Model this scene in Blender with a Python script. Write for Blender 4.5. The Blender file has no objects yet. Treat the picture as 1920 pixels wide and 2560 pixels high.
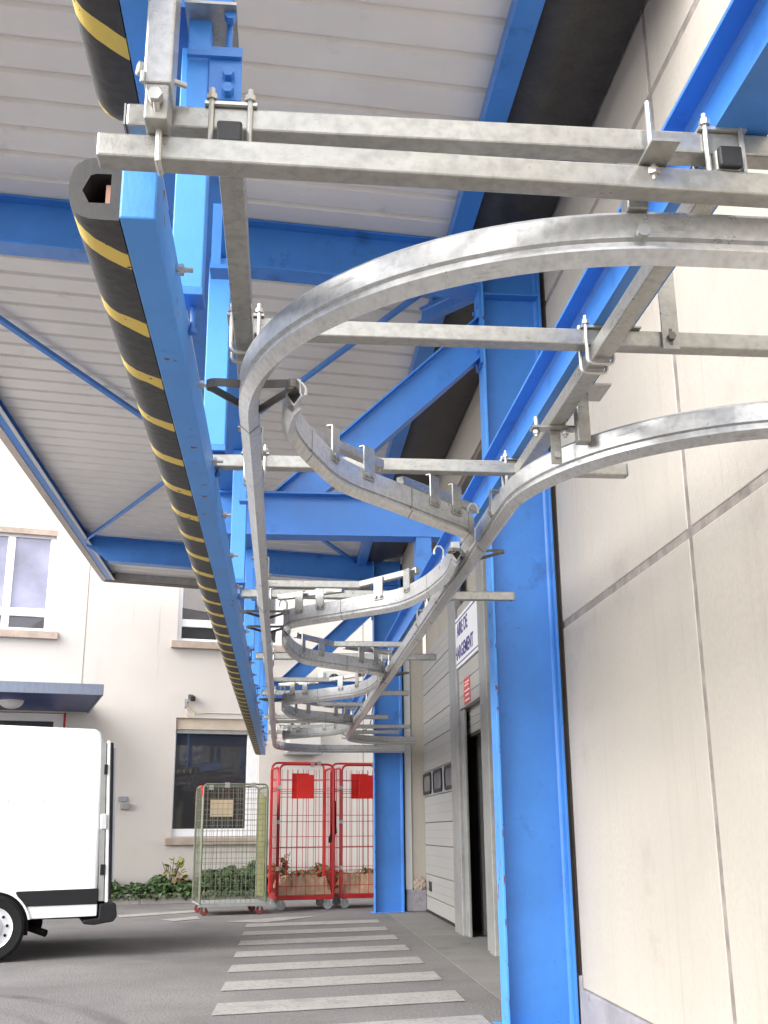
import bpy, bmesh, math, random
from mathutils import Vector, Matrix
random.seed(7)
R = math.radians
scene = bpy.context.scene
COL = scene.collection

# ------------------------------------------------------------------ materials
def mat(name, col, rough=.6, metal=0.0, var=.12, scale=4.0, bump=0.0, bscale=60, streak=None, spec=.5,
        rust=None, dirt=None, stretch=None, fine=None, ribs=None, rings=None, streak2=None, finek=.72):
    """Principled paint/metal/stone with uneven tone; streak/dirt/rust add darker marks in object space."""
    m = bpy.data.materials.new(name); m.use_nodes = True
    nt = m.node_tree; N = nt.nodes; L = nt.links
    b = N['Principled BSDF']
    b.inputs['Roughness'].default_value = rough; b.inputs['Metallic'].default_value = metal
    b.inputs['Specular IOR Level'].default_value = spec
    tc = N.new('ShaderNodeTexCoord')
    def noise(sc, det=6, vec=None, ro=.6):
        n = N.new('ShaderNodeTexNoise'); n.inputs['Scale'].default_value = sc
        n.inputs['Detail'].default_value = det; n.inputs['Roughness'].default_value = ro
        L.new(vec or tc.outputs['Object'], n.inputs['Vector']); return n
    def mapped(s):
        mp = N.new('ShaderNodeMapping'); mp.inputs['Scale'].default_value = s
        L.new(tc.outputs['Object'], mp.inputs['Vector']); return mp.outputs[0]
    def ramp(src, a, b_):
        r = N.new('ShaderNodeMapRange'); r.inputs['From Min'].default_value = a; r.inputs['From Max'].default_value = b_
        L.new(src, r.inputs['Value']); return r.outputs[0]
    def mix(fac, c1, c2, blend='MIX'):
        x = N.new('ShaderNodeMix'); x.data_type = 'RGBA'; x.blend_type = blend
        if isinstance(fac, float): x.inputs['Factor'].default_value = fac
        else: L.new(fac, x.inputs['Factor'])
        for sock, c in ((6, c1), (7, c2)):
            if isinstance(c, tuple): x.inputs[sock].default_value = c
            else: L.new(c, x.inputs[sock])
        return x.outputs[2]
    c4 = (*col, 1)
    lo = tuple(v * (1 - var) for v in col) + (1,); hi = tuple(min(1, v * (1 + var)) for v in col) + (1,)
    n1 = noise(scale, vec=mapped(stretch) if stretch else None)
    c = mix(ramp(n1.outputs[0], .3, .7), lo, hi)
    if fine:
        c = mix(ramp(noise(fine, 2).outputs[0], .40, .80), c, tuple(v * finek for v in col) + (1,))
    if streak:
        n = noise(1.0, 5, mapped(streak[0])); c = mix(ramp(n.outputs[0], streak[1], streak[1] + .22), c, (*streak[2], 1))
    if streak2:
        n = noise(1.0, 6, mapped(streak2[0])); c = mix(ramp(n.outputs[0], streak2[1], streak2[1] + .12), c, (*streak2[2], 1))
    if rings:
        for cx, cy, r, wd in rings:
            mp = N.new('ShaderNodeMapping'); mp.inputs['Location'].default_value = (-cx, -cy, 0); L.new(tc.outputs['Object'], mp.inputs['Vector'])
            ln = N.new('ShaderNodeVectorMath'); ln.operation = 'LENGTH'; L.new(mp.outputs[0], ln.inputs[0])
            sb = N.new('ShaderNodeMath'); sb.operation = 'SUBTRACT'; L.new(ln.outputs['Value'], sb.inputs[0]); sb.inputs[1].default_value = r
            ab = N.new('ShaderNodeMath'); ab.operation = 'ABSOLUTE'; L.new(sb.outputs[0], ab.inputs[0])
            e1 = N.new('ShaderNodeMapRange'); e1.inputs['From Min'].default_value = wd; e1.inputs['From Max'].default_value = wd * .4; L.new(ab.outputs[0], e1.inputs['Value'])
            nn = N.new('ShaderNodeMath'); nn.operation = 'MULTIPLY'; L.new(e1.outputs[0], nn.inputs[0]); L.new(ramp(noise(1.8, 5).outputs[0], .35, .75), nn.inputs[1])
            c = mix(nn.outputs[0], c, (.075, .07, .068, 1))
    if dirt:
        n = noise(dirt[0], 8, ro=.7); c = mix(ramp(n.outputs[0], dirt[1], dirt[1] + .15), c, (*dirt[2], 1))
    if rust:
        n = noise(rust[0], 3); f = ramp(n.outputs[0], rust[1], rust[1] + .03); c = mix(f, c, (.16, .035, .02, 1))
    L.new(c, b.inputs['Base Color'])
    rn = ramp(n1.outputs[0], 0, 1); rr = N.new('ShaderNodeMath'); rr.operation = 'MULTIPLY_ADD'
    L.new(rn, rr.inputs[0]); rr.inputs[1].default_value = .2; rr.inputs[2].default_value = max(.02, rough - .1)
    L.new(rr.outputs[0], b.inputs['Roughness'])
    if bump and ribs:
        sx = N.new('ShaderNodeSeparateXYZ'); L.new(tc.outputs['Object'], sx.inputs[0])
        wv = N.new('ShaderNodeMath'); wv.operation = 'SINE'; k_ = N.new('ShaderNodeMath'); k_.operation = 'MULTIPLY'; k_.inputs[1].default_value = ribs
        L.new(sx.outputs[1], k_.inputs[0]); L.new(k_.outputs[0], wv.inputs[0])
        bn = noise(bscale, 4); ad = N.new('ShaderNodeMath'); ad.operation = 'MULTIPLY_ADD'; ad.inputs[1].default_value = .25
        L.new(wv.outputs[0], ad.inputs[0]); L.new(bn.outputs[0], ad.inputs[2])
        bu = N.new('ShaderNodeBump'); bu.inputs['Strength'].default_value = bump; bu.inputs['Distance'].default_value = .01
        L.new(ad.outputs[0], bu.inputs['Height']); L.new(bu.outputs[0], b.inputs['Normal'])
    elif bump:
        bn = noise(bscale, 4); bu = N.new('ShaderNodeBump'); bu.inputs['Strength'].default_value = bump
        bu.inputs['Distance'].default_value = .01
        L.new(bn.outputs[0], bu.inputs['Height']); L.new(bu.outputs[0], b.inputs['Normal'])
    return m

M = {}
BL = (.044, .195, .56)
M['blue'] = mat('blue paint', BL, .40, var=.14, scale=2.2, bump=.10, bscale=70, dirt=(3.5, .56, (.028, .115, .35)), rust=(17, .745))
M['blue_chip_lit'] = mat('blue paint chipped and lit', (.068, .285, .74), .42, var=.12, scale=3, bump=.08, bscale=90, rust=(13, .655), streak=((14, 14, .6), .60, (.05, .19, .50)))  # chipped paint, base blue lightened for the parts that catch the light
M['galv'] = mat('galvanised steel', (.385, .375, .345), .30, .55, .09, 9, .06, 120, dirt=(14, .64, (.29, .28, .255)), stretch=(1, 1, 3), fine=45, streak2=((60, 4, 60), .66, (.16, .15, .135)))
M['rail'] = mat('aluminium track', (.53, .525, .515), .30, .5, .08, 6, .06, 100, dirt=(8, .63, (.42, .385, .335)), fine=55, streak2=((7, 7, 90), .62, (.27, .25, .225)))
M['rod'] = mat('zinc rod', (.50, .49, .46), .35, .7, .1, 20)
M['lever'] = mat('dark steel', (.15, .145, .135), .4, .7, .2, 15)
M['black'] = mat('black plastic', (.018, .018, .019), .5, var=.3, scale=10, bump=.05)
M['rubberend'] = mat('rubber end', (.035, .034, .033), .6, var=.25, scale=30, bump=.1)
M['cream'] = mat('cream panel', (.44, .40, .345), .75, var=.06, scale=1.2, bump=.22, bscale=150, ribs=420, fine=38, finek=.93,
                 streak=((9, 9, .30), .57, (.385, .34, .29)), streak2=((26, 26, .5), .635, (.30, .27, .235)), dirt=(1.3, .57, (.36, .315, .265)))
M['sealant'] = mat('joint sealant', (.26, .225, .20), .8, var=.35, scale=9, bump=.3)
M['brown'] = mat('brown flashing', (.20, .165, .14), .6, var=.15, scale=5)
M['plinth'] = mat('plinth concrete', (.26, .25, .275), .85, var=.2, scale=4, bump=.25, bscale=50, dirt=(6, .56, (.15, .14, .14)))
M['asphalt'] = mat('asphalt', (.225, .213, .207), .92, var=.2, scale=.9, bump=.9, bscale=80, fine=60, finek=.55, spec=.25,
                   dirt=(.7, .54, (.15, .142, .138)), streak2=((26, 26, 26), .60, (.12, .114, .11)), rings=((-3.5, 5.6, 2.78, .09), (-3.5, 5.6, 2.42, .07), (-3.9, 5.0, 2.2, .08)))
M['concrete'] = mat('concrete apron', (.215, .205, .19), .9, var=.18, scale=1.4, bump=.3, bscale=120, fine=120, dirt=(2, .55, (.145, .136, .126)))
M['kerb'] = mat('kerb stone', (.34, .32, .29), .9, var=.18, scale=5, bump=.3, bscale=80, dirt=(6, .58, (.2, .18, .16)))
M['marking'] = mat('road paint', (.37, .35, .33), .85, var=.12, scale=5, bump=.3, bscale=200, fine=120, dirt=(30, .50, (.22, .21, .20)), streak2=((3, 3, 3), .56, (.25, .24, .23)))
M['soil'] = mat('soil', (.07, .05, .035), .95, var=.3, scale=8, bump=.5, bscale=40)
M['roof'] = mat('roof sheet', (.72, .68, .63), .6, var=.06, scale=1.5, dirt=(2.5, .62, (.52, .49, .45)))
M['fascia'] = mat('fascia', (.52, .44, .38), .6, var=.10, scale=3)
M['fasciawhite'] = mat('white trim', (.55, .55, .55), .5, var=.05)
M['flash'] = mat('black membrane', (.048, .044, .040), .5, var=.45, scale=6, bump=.5, bscale=25, fine=80)
M['render'] = mat('rendered facade', (.64, .592, .545), .85, var=.05, scale=1.1, bump=.45, bscale=110, fine=140,
                  streak=((1.6, 1.6, .25), .58, (.55, .50, .45)), streak2=((7, 7, .4), .64, (.47, .42, .37)))
M['stone'] = mat('sill stone', (.40, .32, .265), .85, var=.2, scale=6, bump=.2, dirt=(9, .58, (.25, .2, .17)))
M['pvc'] = mat('white window frame', (.80, .80, .81), .35, var=.03)
M['revealwood'] = mat('roller box', (.50, .42, .33), .6, var=.1)
def glass(name, base, refl, rough=.03):
    m = bpy.data.materials.new(name); m.use_nodes = True; nt = m.node_tree; N = nt.nodes; L = nt.links
    b = N['Principled BSDF']; b.inputs['Roughness'].default_value = .5
    tc = N.new('ShaderNodeTexCoord'); n = N.new('ShaderNodeTexNoise'); n.inputs['Scale'].default_value = 1.6; n.inputs['Detail'].default_value = 4
    L.new(tc.outputs['Object'], n.inputs['Vector'])
    r = N.new('ShaderNodeValToRGB'); r.color_ramp.elements[0].position = .35; r.color_ramp.elements[1].position = .68
    r.color_ramp.elements[0].color = (*[v * .65 for v in base], 1); r.color_ramp.elements[1].color = (*[v * 1.3 for v in base], 1)
    L.new(n.outputs[0], r.inputs[0]); L.new(r.outputs[0], b.inputs['Base Color'])
    g = N.new('ShaderNodeBsdfGlossy'); g.inputs['Roughness'].default_value = rough; g.inputs['Color'].default_value = (.92, .92, 1, 1)
    mx = N.new('ShaderNodeMixShader'); mx.inputs[0].default_value = refl
    L.new(b.outputs[0], mx.inputs[1]); L.new(g.outputs[0], mx.inputs[2]); L.new(mx.outputs[0], N['Material Output'].inputs[0])
    return m
M['skycurtainglass'] = glass('pale curtain glass with painted sky reflection', (.23, .225, .33), .07)  # lavender of the reflected sky put into the base colour
M['darkglass'] = glass('dark glass', (.012, .012, .014), .065)
M['shadeglass'] = glass('glass over dim room', (.06, .06, .065), .25)
M['doorglass'] = glass('frosted door window', (.17, .16, .15), .05, .2)
M['doorpanel'] = mat('sectional door panel', (.38, .365, .335), .5, var=.05, scale=2, bump=.05, dirt=(3, .63, (.32, .30, .27)))
M['groove'] = mat('panel groove', (.10, .095, .09), .8)
M['jamb'] = mat('steel jamb', (.30, .30, .29), .55, .3, .15, 5, dirt=(6, .6, (.2, .19, .18)))
M['signwhite'] = mat('sign white', (.80, .80, .81), .4, var=.03)
M['signblue'] = mat('sign blue', (.06, .055, .22), .5)
M['stickerred'] = mat('sticker red', (.55, .07, .05), .5, var=.15, scale=12)
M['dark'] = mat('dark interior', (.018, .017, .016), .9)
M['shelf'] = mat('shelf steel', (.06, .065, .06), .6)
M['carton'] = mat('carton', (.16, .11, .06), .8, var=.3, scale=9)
M['white'] = mat('white van paint', (.90, .90, .91), .22, var=.015, spec=.5)
M['vanblack'] = mat('van trim', (.012, .012, .014), .5, var=.2, bump=.05, spec=.25)
M['tyre'] = mat('tyre', (.012, .012, .012), .8, var=.2, scale=20, spec=.2)
M['rim'] = mat('steel rim', (.62, .62, .64), .4, .2, .06)
M['under'] = mat('underbody', (.008, .008, .008), .8, spec=.1)
M['vantext'] = mat('faded lettering', (.62, .615, .58), .3, var=.02)
M['cagered'] = mat('red cage paint', (.46, .018, .02), .4, var=.15, scale=8, dirt=(14, .62, (.25, .05, .04)))
M['redplate'] = mat('red plate', (.62, .02, .012), .45, var=.08, scale=6)
M['cagegrey'] = mat('zinc cage wire', (.17, .18, .13), .5, .2, .2, 12)
M['deck'] = mat('cage deck', (.34, .35, .34), .6, .2, .15, 6)
M['yellowgreen'] = mat('yellow green panel', (.17, .17, .07), .7, var=.2, scale=5)
M['caster'] = mat('caster wheel grey', (.36, .37, .38), .5, var=.1)
M['casterred'] = mat('caster wheel red', (.22, .05, .045), .6)
M['cardlabel'] = mat('card label', (.50, .40, .28), .8, var=.08)
M['paper'] = mat('brown paper', (.50, .34, .22), .85, var=.18, scale=7, bump=.5, bscale=14)
M['ac'] = mat('unit casing', (.60, .585, .54), .5, var=.05)
M['leaf'] = mat('ivy leaf', (.070, .125, .040), .5, var=.6, scale=11, dirt=(5, .52, (.018, .036, .012)))
M['leafy'] = mat('yellow leaf', (.33, .33, .10), .5, var=.35, scale=14)
M['straw'] = mat('dry leaf', (.38, .30, .17), .6, var=.3, scale=9)
M['stem'] = mat('stem', (.13, .10, .05), .7)
M['cpyblue'] = mat('entrance canopy blue', (.022, .05, .20), .4, var=.15)
M['cpygrey'] = mat('entrance canopy fascia', (.20, .23, .30), .45, .2, var=.12, stretch=(6, 1, 1))
M['lampwhite'] = mat('opal globe', (.75, .75, .76), .3)
M['redline'] = mat('red trim', (.45, .02, .03), .5)
M['grey'] = mat('grey plastic', (.28, .29, .31), .5)
M['rust'] = mat('rust', (.13, .03, .025), .8, var=.3, scale=30)
M['copper'] = mat('pale block', (.50, .26, .20), .7)

def stripes(name):
    """black rubber with yellow bands every 0.3 m along the length, slightly slanted, worn."""
    m = bpy.data.materials.new(name); m.use_nodes = True; nt = m.node_tree; N = nt.nodes; L = nt.links
    b = N['Principled BSDF']; b.inputs['Roughness'].default_value = .5
    tc = N.new('ShaderNodeTexCoord'); sx = N.new('ShaderNodeSeparateXYZ'); L.new(tc.outputs['Object'], sx.inputs[0])
    def ma(op, a, b2=None):
        n = N.new('ShaderNodeMath'); n.operation = op
        for i, v in enumerate((a, b2)):
            if v is None: continue
            if isinstance(v, (int, float)): n.inputs[i].default_value = v
            else: L.new(v, n.inputs[i])
        return n.outputs[0]
    nz = N.new('ShaderNodeTexNoise'); nz.inputs['Scale'].default_value = 9; L.new(tc.outputs['Object'], nz.inputs['Vector'])
    y = ma('ADD', ma('SUBTRACT', sx.outputs[1], .138), ma('MULTIPLY', sx.outputs[0], -1.0))
    y = ma('ADD', y, ma('MULTIPLY', ma('SUBTRACT', nz.outputs[0], .5), .035))
    f = ma('FRACT', ma('DIVIDE', y, .297))
    msk = ma('LESS_THAN', f, .205)
    n2 = N.new('ShaderNodeTexNoise'); n2.inputs['Scale'].default_value = 38; n2.inputs['Detail'].default_value = 6; L.new(tc.outputs['Object'], n2.inputs['Vector'])
    msk = ma('MULTIPLY', msk, ma('LESS_THAN', n2.outputs[0], .66))
    def cmix(fac, c1, c2):
        x = N.new('ShaderNodeMix'); x.data_type = 'RGBA'; L.new(fac, x.inputs['Factor']); x.inputs[6].default_value = c1; x.inputs[7].default_value = c2; return x
    base = cmix(n2.outputs[0], (.016, .015, .015, 1), (.05, .046, .046, 1))
    yel = cmix(n2.outputs[0], (.80, .58, .09, 1), (.66, .48, .11, 1))
    x = N.new('ShaderNodeMix'); x.data_type = 'RGBA'; L.new(msk, x.inputs['Factor']); L.new(base.outputs[2], x.inputs[6]); L.new(yel.outputs[2], x.inputs[7])
    L.new(x.outputs[2], b.inputs['Base Color'])
    bu = N.new('ShaderNodeBump'); bu.inputs['Strength'].default_value = .25; bu.inputs['Distance'].default_value = .01
    L.new(n2.outputs[0], bu.inputs['Height']); L.new(bu.outputs[0], b.inputs['Normal'])
    return m
M['stripes'] = stripes('black and yellow rubber')

# ------------------------------------------------------------------ builders
def tag(o, label=None, cat=None, group=None, kind=None):
    if label: o['label'] = label
    if cat: o['category'] = cat
    if group: o['group'] = group
    if kind: o['kind'] = kind
    return o
BASE = {}
def thing(name, label, cat, loc=(0, 0, 0), rz=0, group=None):
    o = bpy.data.objects.new(name, None); COL.objects.link(o); o.location = loc; o.rotation_euler = (0, 0, rz)
    o.empty_display_size = .1
    BASE[o.name] = Vector(loc) if rz == 0 else Vector((0, 0, 0))
    return tag(o, label, cat, group)

APART = {'gusset_plate', 'rust_patch', 'clip', 'clip_plate', 'expansion_joint', 'bolt', 'end_cap', 'hinge', 'cross_plate', 'spacer', 'stiffener', 'window_frame', 'wall_bracket', 'u_bolt_clamp', 'border_line', 'wing_bolt', 'exhaust', 'rim_hole', 'hook_bolt', 'fillet', 'side_window', 'angle_plate', 'hanger_plate', 'bolted_plate'}
class MB:
    """collects shapes, builds ONE mesh object"""
    def __init__(s): s.bm = bmesh.new()
    def poly(s, pts):
        return s.bm.faces.new([s.bm.verts.new(p) for p in pts])
    def prism(s, pts, vec):
        vec = Vector(vec); a = [s.bm.verts.new(p) for p in pts]; b = [s.bm.verts.new(Vector(p) + vec) for p in pts]
        n = len(pts); s.bm.faces.new(a); s.bm.faces.new(b[::-1])
        for i in range(n): s.bm.faces.new((a[i], b[i], b[(i + 1) % n], a[(i + 1) % n]))
        return s
    def box(s, a, b):
        x0, y0, z0 = a; x1, y1, z1 = b
        return s.prism([(x0, y0, z0), (x0, y1, z0), (x1, y1, z0), (x1, y0, z0)], (0, 0, z1 - z0))
    def loft(s, rings, closed=True, caps=True):
        vs = [[s.bm.verts.new(p) for p in r] for r in rings]; n = len(vs[0])
        for r0, r1 in zip(vs, vs[1:]):
            for i in range(n if closed else n - 1):
                s.bm.faces.new((r0[i], r0[(i + 1) % n], r1[(i + 1) % n], r1[i]))
        if caps: s.bm.faces.new(vs[0][::-1]); s.bm.faces.new(vs[-1])
        return s
    def bar(s, p0, p1, w, h, up=(0, 0, 1)):
        """rectangular bar: w across, h along up"""
        p0, p1, up = Vector(p0), Vector(p1), Vector(up); d = (p1 - p0).normalized()
        sd = d.cross(up).normalized(); u = sd.cross(d)
        prof = [(-w / 2, -h / 2), (w / 2, -h / 2), (w / 2, h / 2), (-w / 2, h / 2)]
        return s.loft([[p + sd * a + u * b for a, b in prof] for p in (p0, p1)])
    def cyl(s, p0, p1, r, n=10, r2=None):
        p0, p1 = Vector(p0), Vector(p1); d = (p1 - p0).normalized()
        a = d.cross(Vector((0, 0, 1)) if abs(d.z) < .9 else Vector((1, 0, 0))).normalized(); b = d.cross(a)
        return s.loft([[p + (a * math.cos(2 * math.pi * i / n) + b * math.sin(2 * math.pi * i / n)) * rr for i in range(n)]
                       for p, rr in ((p0, r), (p1, r if r2 is None else r2))])
    def tube(s, pts, r, n=7):
        pts = [Vector(p) for p in pts]; rings = []; a = None
        for i, p in enumerate(pts):
            d = ((pts[min(i + 1, len(pts) - 1)] - pts[max(i - 1, 0)])).normalized()
            if a is None: a = d.cross(Vector((0, 0, 1)) if abs(d.z) < .9 else Vector((1, 0, 0))).normalized()
            else: a = (a - d * a.dot(d)).normalized()
            b = d.cross(a)
            rings.append([p + (a * math.cos(2 * math.pi * k / n) + b * math.sin(2 * math.pi * k / n)) * r for k in range(n)])
        return s.loft(rings)
    def sweep(s, path, prof, closed=True):
        """horizontal path of (x,y); prof of (n,z): n to the left of travel"""
        P = [Vector(p[:2]) for p in path]; rings = []
        for i, p in enumerate(P):
            d0 = (P[i] - P[i - 1]).normalized() if i else (P[1] - P[0]).normalized()
            d1 = (P[i + 1] - P[i]).normalized() if i < len(P) - 1 else d0
            d = (d0 + d1).normalized(); k = 1 / max(.5, d.dot(d0)); nn = Vector((-d.y, d.x)) * k
            rings.append([(p.x + nn.x * a, p.y + nn.y * a, z) for a, z in prof])
        return s.loft(rings, closed, closed)
    def ibeam(s, p0, p1, h, w, tw=.008, tf=.012, up=(0, 0, 1), cut0=None, cut1=None):
        """I-section whose centre line runs p0-p1; h along up"""
        p0, p1, up = Vector(p0), Vector(p1), Vector(up); d = (p1 - p0).normalized(); sd = d.cross(up).normalized(); u = sd.cross(d)
        prof = [(-w / 2, -h / 2), (w / 2, -h / 2), (w / 2, -h / 2 + tf), (tw / 2 + .008, -h / 2 + tf + .002), (tw / 2, -h / 2 + tf + .012),
                (tw / 2, h / 2 - tf - .012), (tw / 2 + .008, h / 2 - tf - .002), (w / 2, h / 2 - tf), (w / 2, h / 2), (-w / 2, h / 2), (-w / 2, h / 2 - tf),
                (-tw / 2 - .008, h / 2 - tf - .002), (-tw / 2, h / 2 - tf - .012), (-tw / 2, -h / 2 + tf + .012), (-tw / 2 - .008, -h / 2 + tf + .002), (-w / 2, -h / 2 + tf)]
        rg = [[p + sd * a + u * b for a, b in prof] for p in (p0, p1)]
        if cut0 is not None: rg[0] = [p + d * ((cut0 - p.z) / d.z) for p in rg[0]]
        if cut1 is not None: rg[1] = [p + d * ((cut1 - p.x) / d.x) for p in rg[1]]
        return s.loft(rg)
    def hollow(s, p0, p1, w, h, t=.004, up=(0, 0, 1), depth=.06):
        """square tube, hollow at its p0 end"""
        p0, p1, up = Vector(p0), Vector(p1), Vector(up); d = (p1 - p0).normalized(); sd = d.cross(up).normalized(); u = sd.cross(d)
        def ring(p, k): return [s.bm.verts.new(p + sd * a * (w / 2 - k) + u * b * (h / 2 - k)) for a, b in ((-1, -1), (1, -1), (1, 1), (-1, 1))]
        o0, o1, i0, i1 = ring(p0, 0), ring(p1, 0), ring(p0, t), ring(p0 + d * depth, t)
        for i in range(4):
            j = (i + 1) % 4
            s.bm.faces.new((o0[i], o0[j], o1[j], o1[i])); s.bm.faces.new((o0[i], i0[i], i0[j], o0[j])); s.bm.faces.new((i0[i], i1[i], i1[j], i0[j]))
        s.bm.faces.new(o1); s.bm.faces.new(i1)
        return s
    def ubolt(s, c, w, h, r=.005):
        """U of round rod hanging down: c = top centre, U in XZ plane, opening up"""
        x, y, z = c; k = .012
        pts = [(x - w / 2, y, z + .025), (x - w / 2, y, z - h + k), (x - w / 2 + k * .3, y, z - h + k * .3), (x - w / 2 + k, y, z - h), (x + w / 2 - k, y, z - h), (x + w / 2 - k * .3, y, z - h + k * .3), (x + w / 2, y, z - h + k), (x + w / 2, y, z + .025)]
        s.tube(pts, r, 8)
        for sx in (-1, 1): s.cyl((x + sx * w / 2, y, z + .002), (x + sx * w / 2, y, z + .012), r * 2, 6)
        return s
    def pieces(s):
        """faces grouped into separate pieces; pieces whose boxes touch (a bolt and its nut) stay together"""
        seen = set(); comps = []
        for f0 in s.bm.faces:
            if f0 in seen: continue
            st = [f0]; seen.add(f0); fs = []
            while st:
                f = st.pop(); fs.append(f)
                for v in f.verts:
                    for g_ in v.link_faces:
                        if g_ not in seen: seen.add(g_); st.append(g_)
            cs = [v.co for f in fs for v in f.verts]
            comps.append([fs, [min(c[i] for c in cs) - .001 for i in range(3)], [max(c[i] for c in cs) + .001 for i in range(3)]])
        merged = True
        while merged:
            merged = False
            for i in range(len(comps)):
                for j in range(len(comps) - 1, i, -1):
                    a_, b_ = comps[i], comps[j]
                    if all(a_[1][k] <= b_[2][k] and b_[1][k] <= a_[2][k] for k in range(3)):
                        a_[0] += b_[0]; a_[1] = [min(x, y) for x, y in zip(a_[1], b_[1])]; a_[2] = [max(x, y) for x, y in zip(a_[2], b_[2])]
                        comps.pop(j); merged = True
        return [c[0] for c in comps]
    def build(s, name, m, parent=None, bevel=0.0, smooth=False, kind=None, local=False):
        bmesh.ops.recalc_face_normals(s.bm, faces=s.bm.faces)
        if name in APART and parent:
            groups = s.pieces()
            if len(groups) > 1:
                for fs in groups[1:]:
                    k = MB(); mp = {}
                    for f in fs:
                        k.bm.faces.new([mp.setdefault(v, None) or mp.__setitem__(v, k.bm.verts.new(v.co)) or mp[v] for v in f.verts])
                    k.build(name, m, parent, bevel, smooth, kind, local)
                bmesh.ops.delete(s.bm, geom=[f for fs in groups[1:] for f in fs], context='FACES')
        me = bpy.data.meshes.new(name); s.bm.to_mesh(me); s.bm.free()
        o = bpy.data.objects.new(name, me); COL.objects.link(o)
        for mm in (m if isinstance(m, (list, tuple)) else [m]): me.materials.append(mm)
        if smooth:
            for p in me.polygons: p.use_smooth = True
            try: me.set_sharp_from_angle(angle=R(38))
            except Exception: pass
        if parent:
            o.parent = parent
            r = parent
            while r.parent: r = r.parent
            b = BASE.get(r.name)
            if b is not None and not local: me.transform(Matrix.Translation(-b))
            if r is not parent: pass
        if bevel:
            mod = o.modifiers.new('bevel', 'BEVEL'); mod.width = bevel; mod.segments = 2; mod.limit_method = 'ANGLE'; mod.angle_limit = R(40)
        if kind: o['kind'] = kind
        return o

def text_mesh(name, body, size, m, parent, mtx, extrude=.001, align='LEFT', squeeze=1.0, bold=0.0):
    cu = bpy.data.curves.new(name, 'FONT'); cu.body = body; cu.size = size; cu.extrude = extrude; cu.align_x = align; cu.offset = bold
    to = bpy.data.objects.new(name, cu); COL.objects.link(to)
    bpy.context.view_layer.update()
    me = bpy.data.meshes.new_from_object(to.evaluated_get(bpy.context.evaluated_depsgraph_get()))
    COL.objects.unlink(to); bpy.data.objects.remove(to)
    me.name = name; me.transform(mtx @ Matrix.Diagonal((squeeze, 1, 1, 1)))
    o = bpy.data.objects.new(name, me); COL.objects.link(o); me.materials.clear(); me.materials.append(m)
    o.parent = parent
    return o

def copy_tree(o, parent=None):
    c = o.copy(); COL.objects.link(c); c.parent = parent
    for ch in list(o.children): copy_tree(ch, c)
    return c

# ------------------------------------------------------------------ camera (height 1.0 m)
cam = bpy.data.cameras.new('camera'); co = bpy.data.objects.new('camera', cam); COL.objects.link(co)
pitch, yaw, roll = R(16.4468), R(5.35), R(-.4665)
cp, sp, cy, sy = math.cos(pitch), math.sin(pitch), math.cos(yaw), math.sin(yaw)
F = Vector((sy * cp, cy * cp, sp)); R0 = Vector((cy, -sy, 0)); U0 = R0.cross(F)
RR = R0 * math.cos(roll) + U0 * math.sin(roll); UU = U0 * math.cos(roll) - R0 * math.sin(roll)
co.matrix_world = Matrix(((RR.x, UU.x, -F.x, 0), (RR.y, UU.y, -F.y, 0), (RR.z, UU.z, -F.z, 1.0), (0, 0, 0, 1)))
cam.sensor_fit = 'VERTICAL'; cam.sensor_height = 24; cam.lens = 2700 / 2560 * 24; cam.clip_start = .05; cam.clip_end = 600
scene.camera = co

# ------------------------------------------------------------------ light
w = bpy.data.worlds.new('World'); scene.world = w; w.use_nodes = True
nt = w.node_tree; bg = nt.nodes['Background']; sk = nt.nodes.new('ShaderNodeTexSky'); sk.sky_type = 'NISHITA'; sk.sun_disc = False
SUN_EL, SUN_AZ = R(38), R(236)          # azimuth clockwise from +Y: behind the camera, to its left
sk.sun_elevation = SUN_EL; sk.sun_rotation = SUN_AZ; sk.air_density = 1.0; sk.dust_density = 2.0; sk.ozone_density = .6
hs = nt.nodes.new('ShaderNodeHueSaturation'); hs.inputs['Saturation'].default_value = .15; hs.inputs['Value'].default_value = 4.5   # bright overcast
nt.links.new(sk.outputs[0], hs.inputs['Color']); nt.links.new(hs.outputs[0], bg.inputs[0]); bg.inputs[1].default_value = .15
sl = bpy.data.lights.new('sun', 'SUN'); sl.energy = 1.0; sl.angle = R(60); sl.color = (1, .97, .93)
so = bpy.data.objects.new('sun', sl); COL.objects.link(so)
sd = Vector((math.sin(SUN_AZ) * math.cos(SUN_EL), math.cos(SUN_AZ) * math.cos(SUN_EL), math.sin(SUN_EL)))
so.rotation_euler = sd.to_track_quat('Z', 'Y').to_euler()
scene.view_settings.view_transform = 'Standard'; scene.view_settings.look = 'None'; scene.view_settings.exposure = 0
scene.cycles.max_bounces = 10; scene.cycles.diffuse_bounces = 6
try: scene.cycles.use_denoising = True
except Exception: pass

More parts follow.
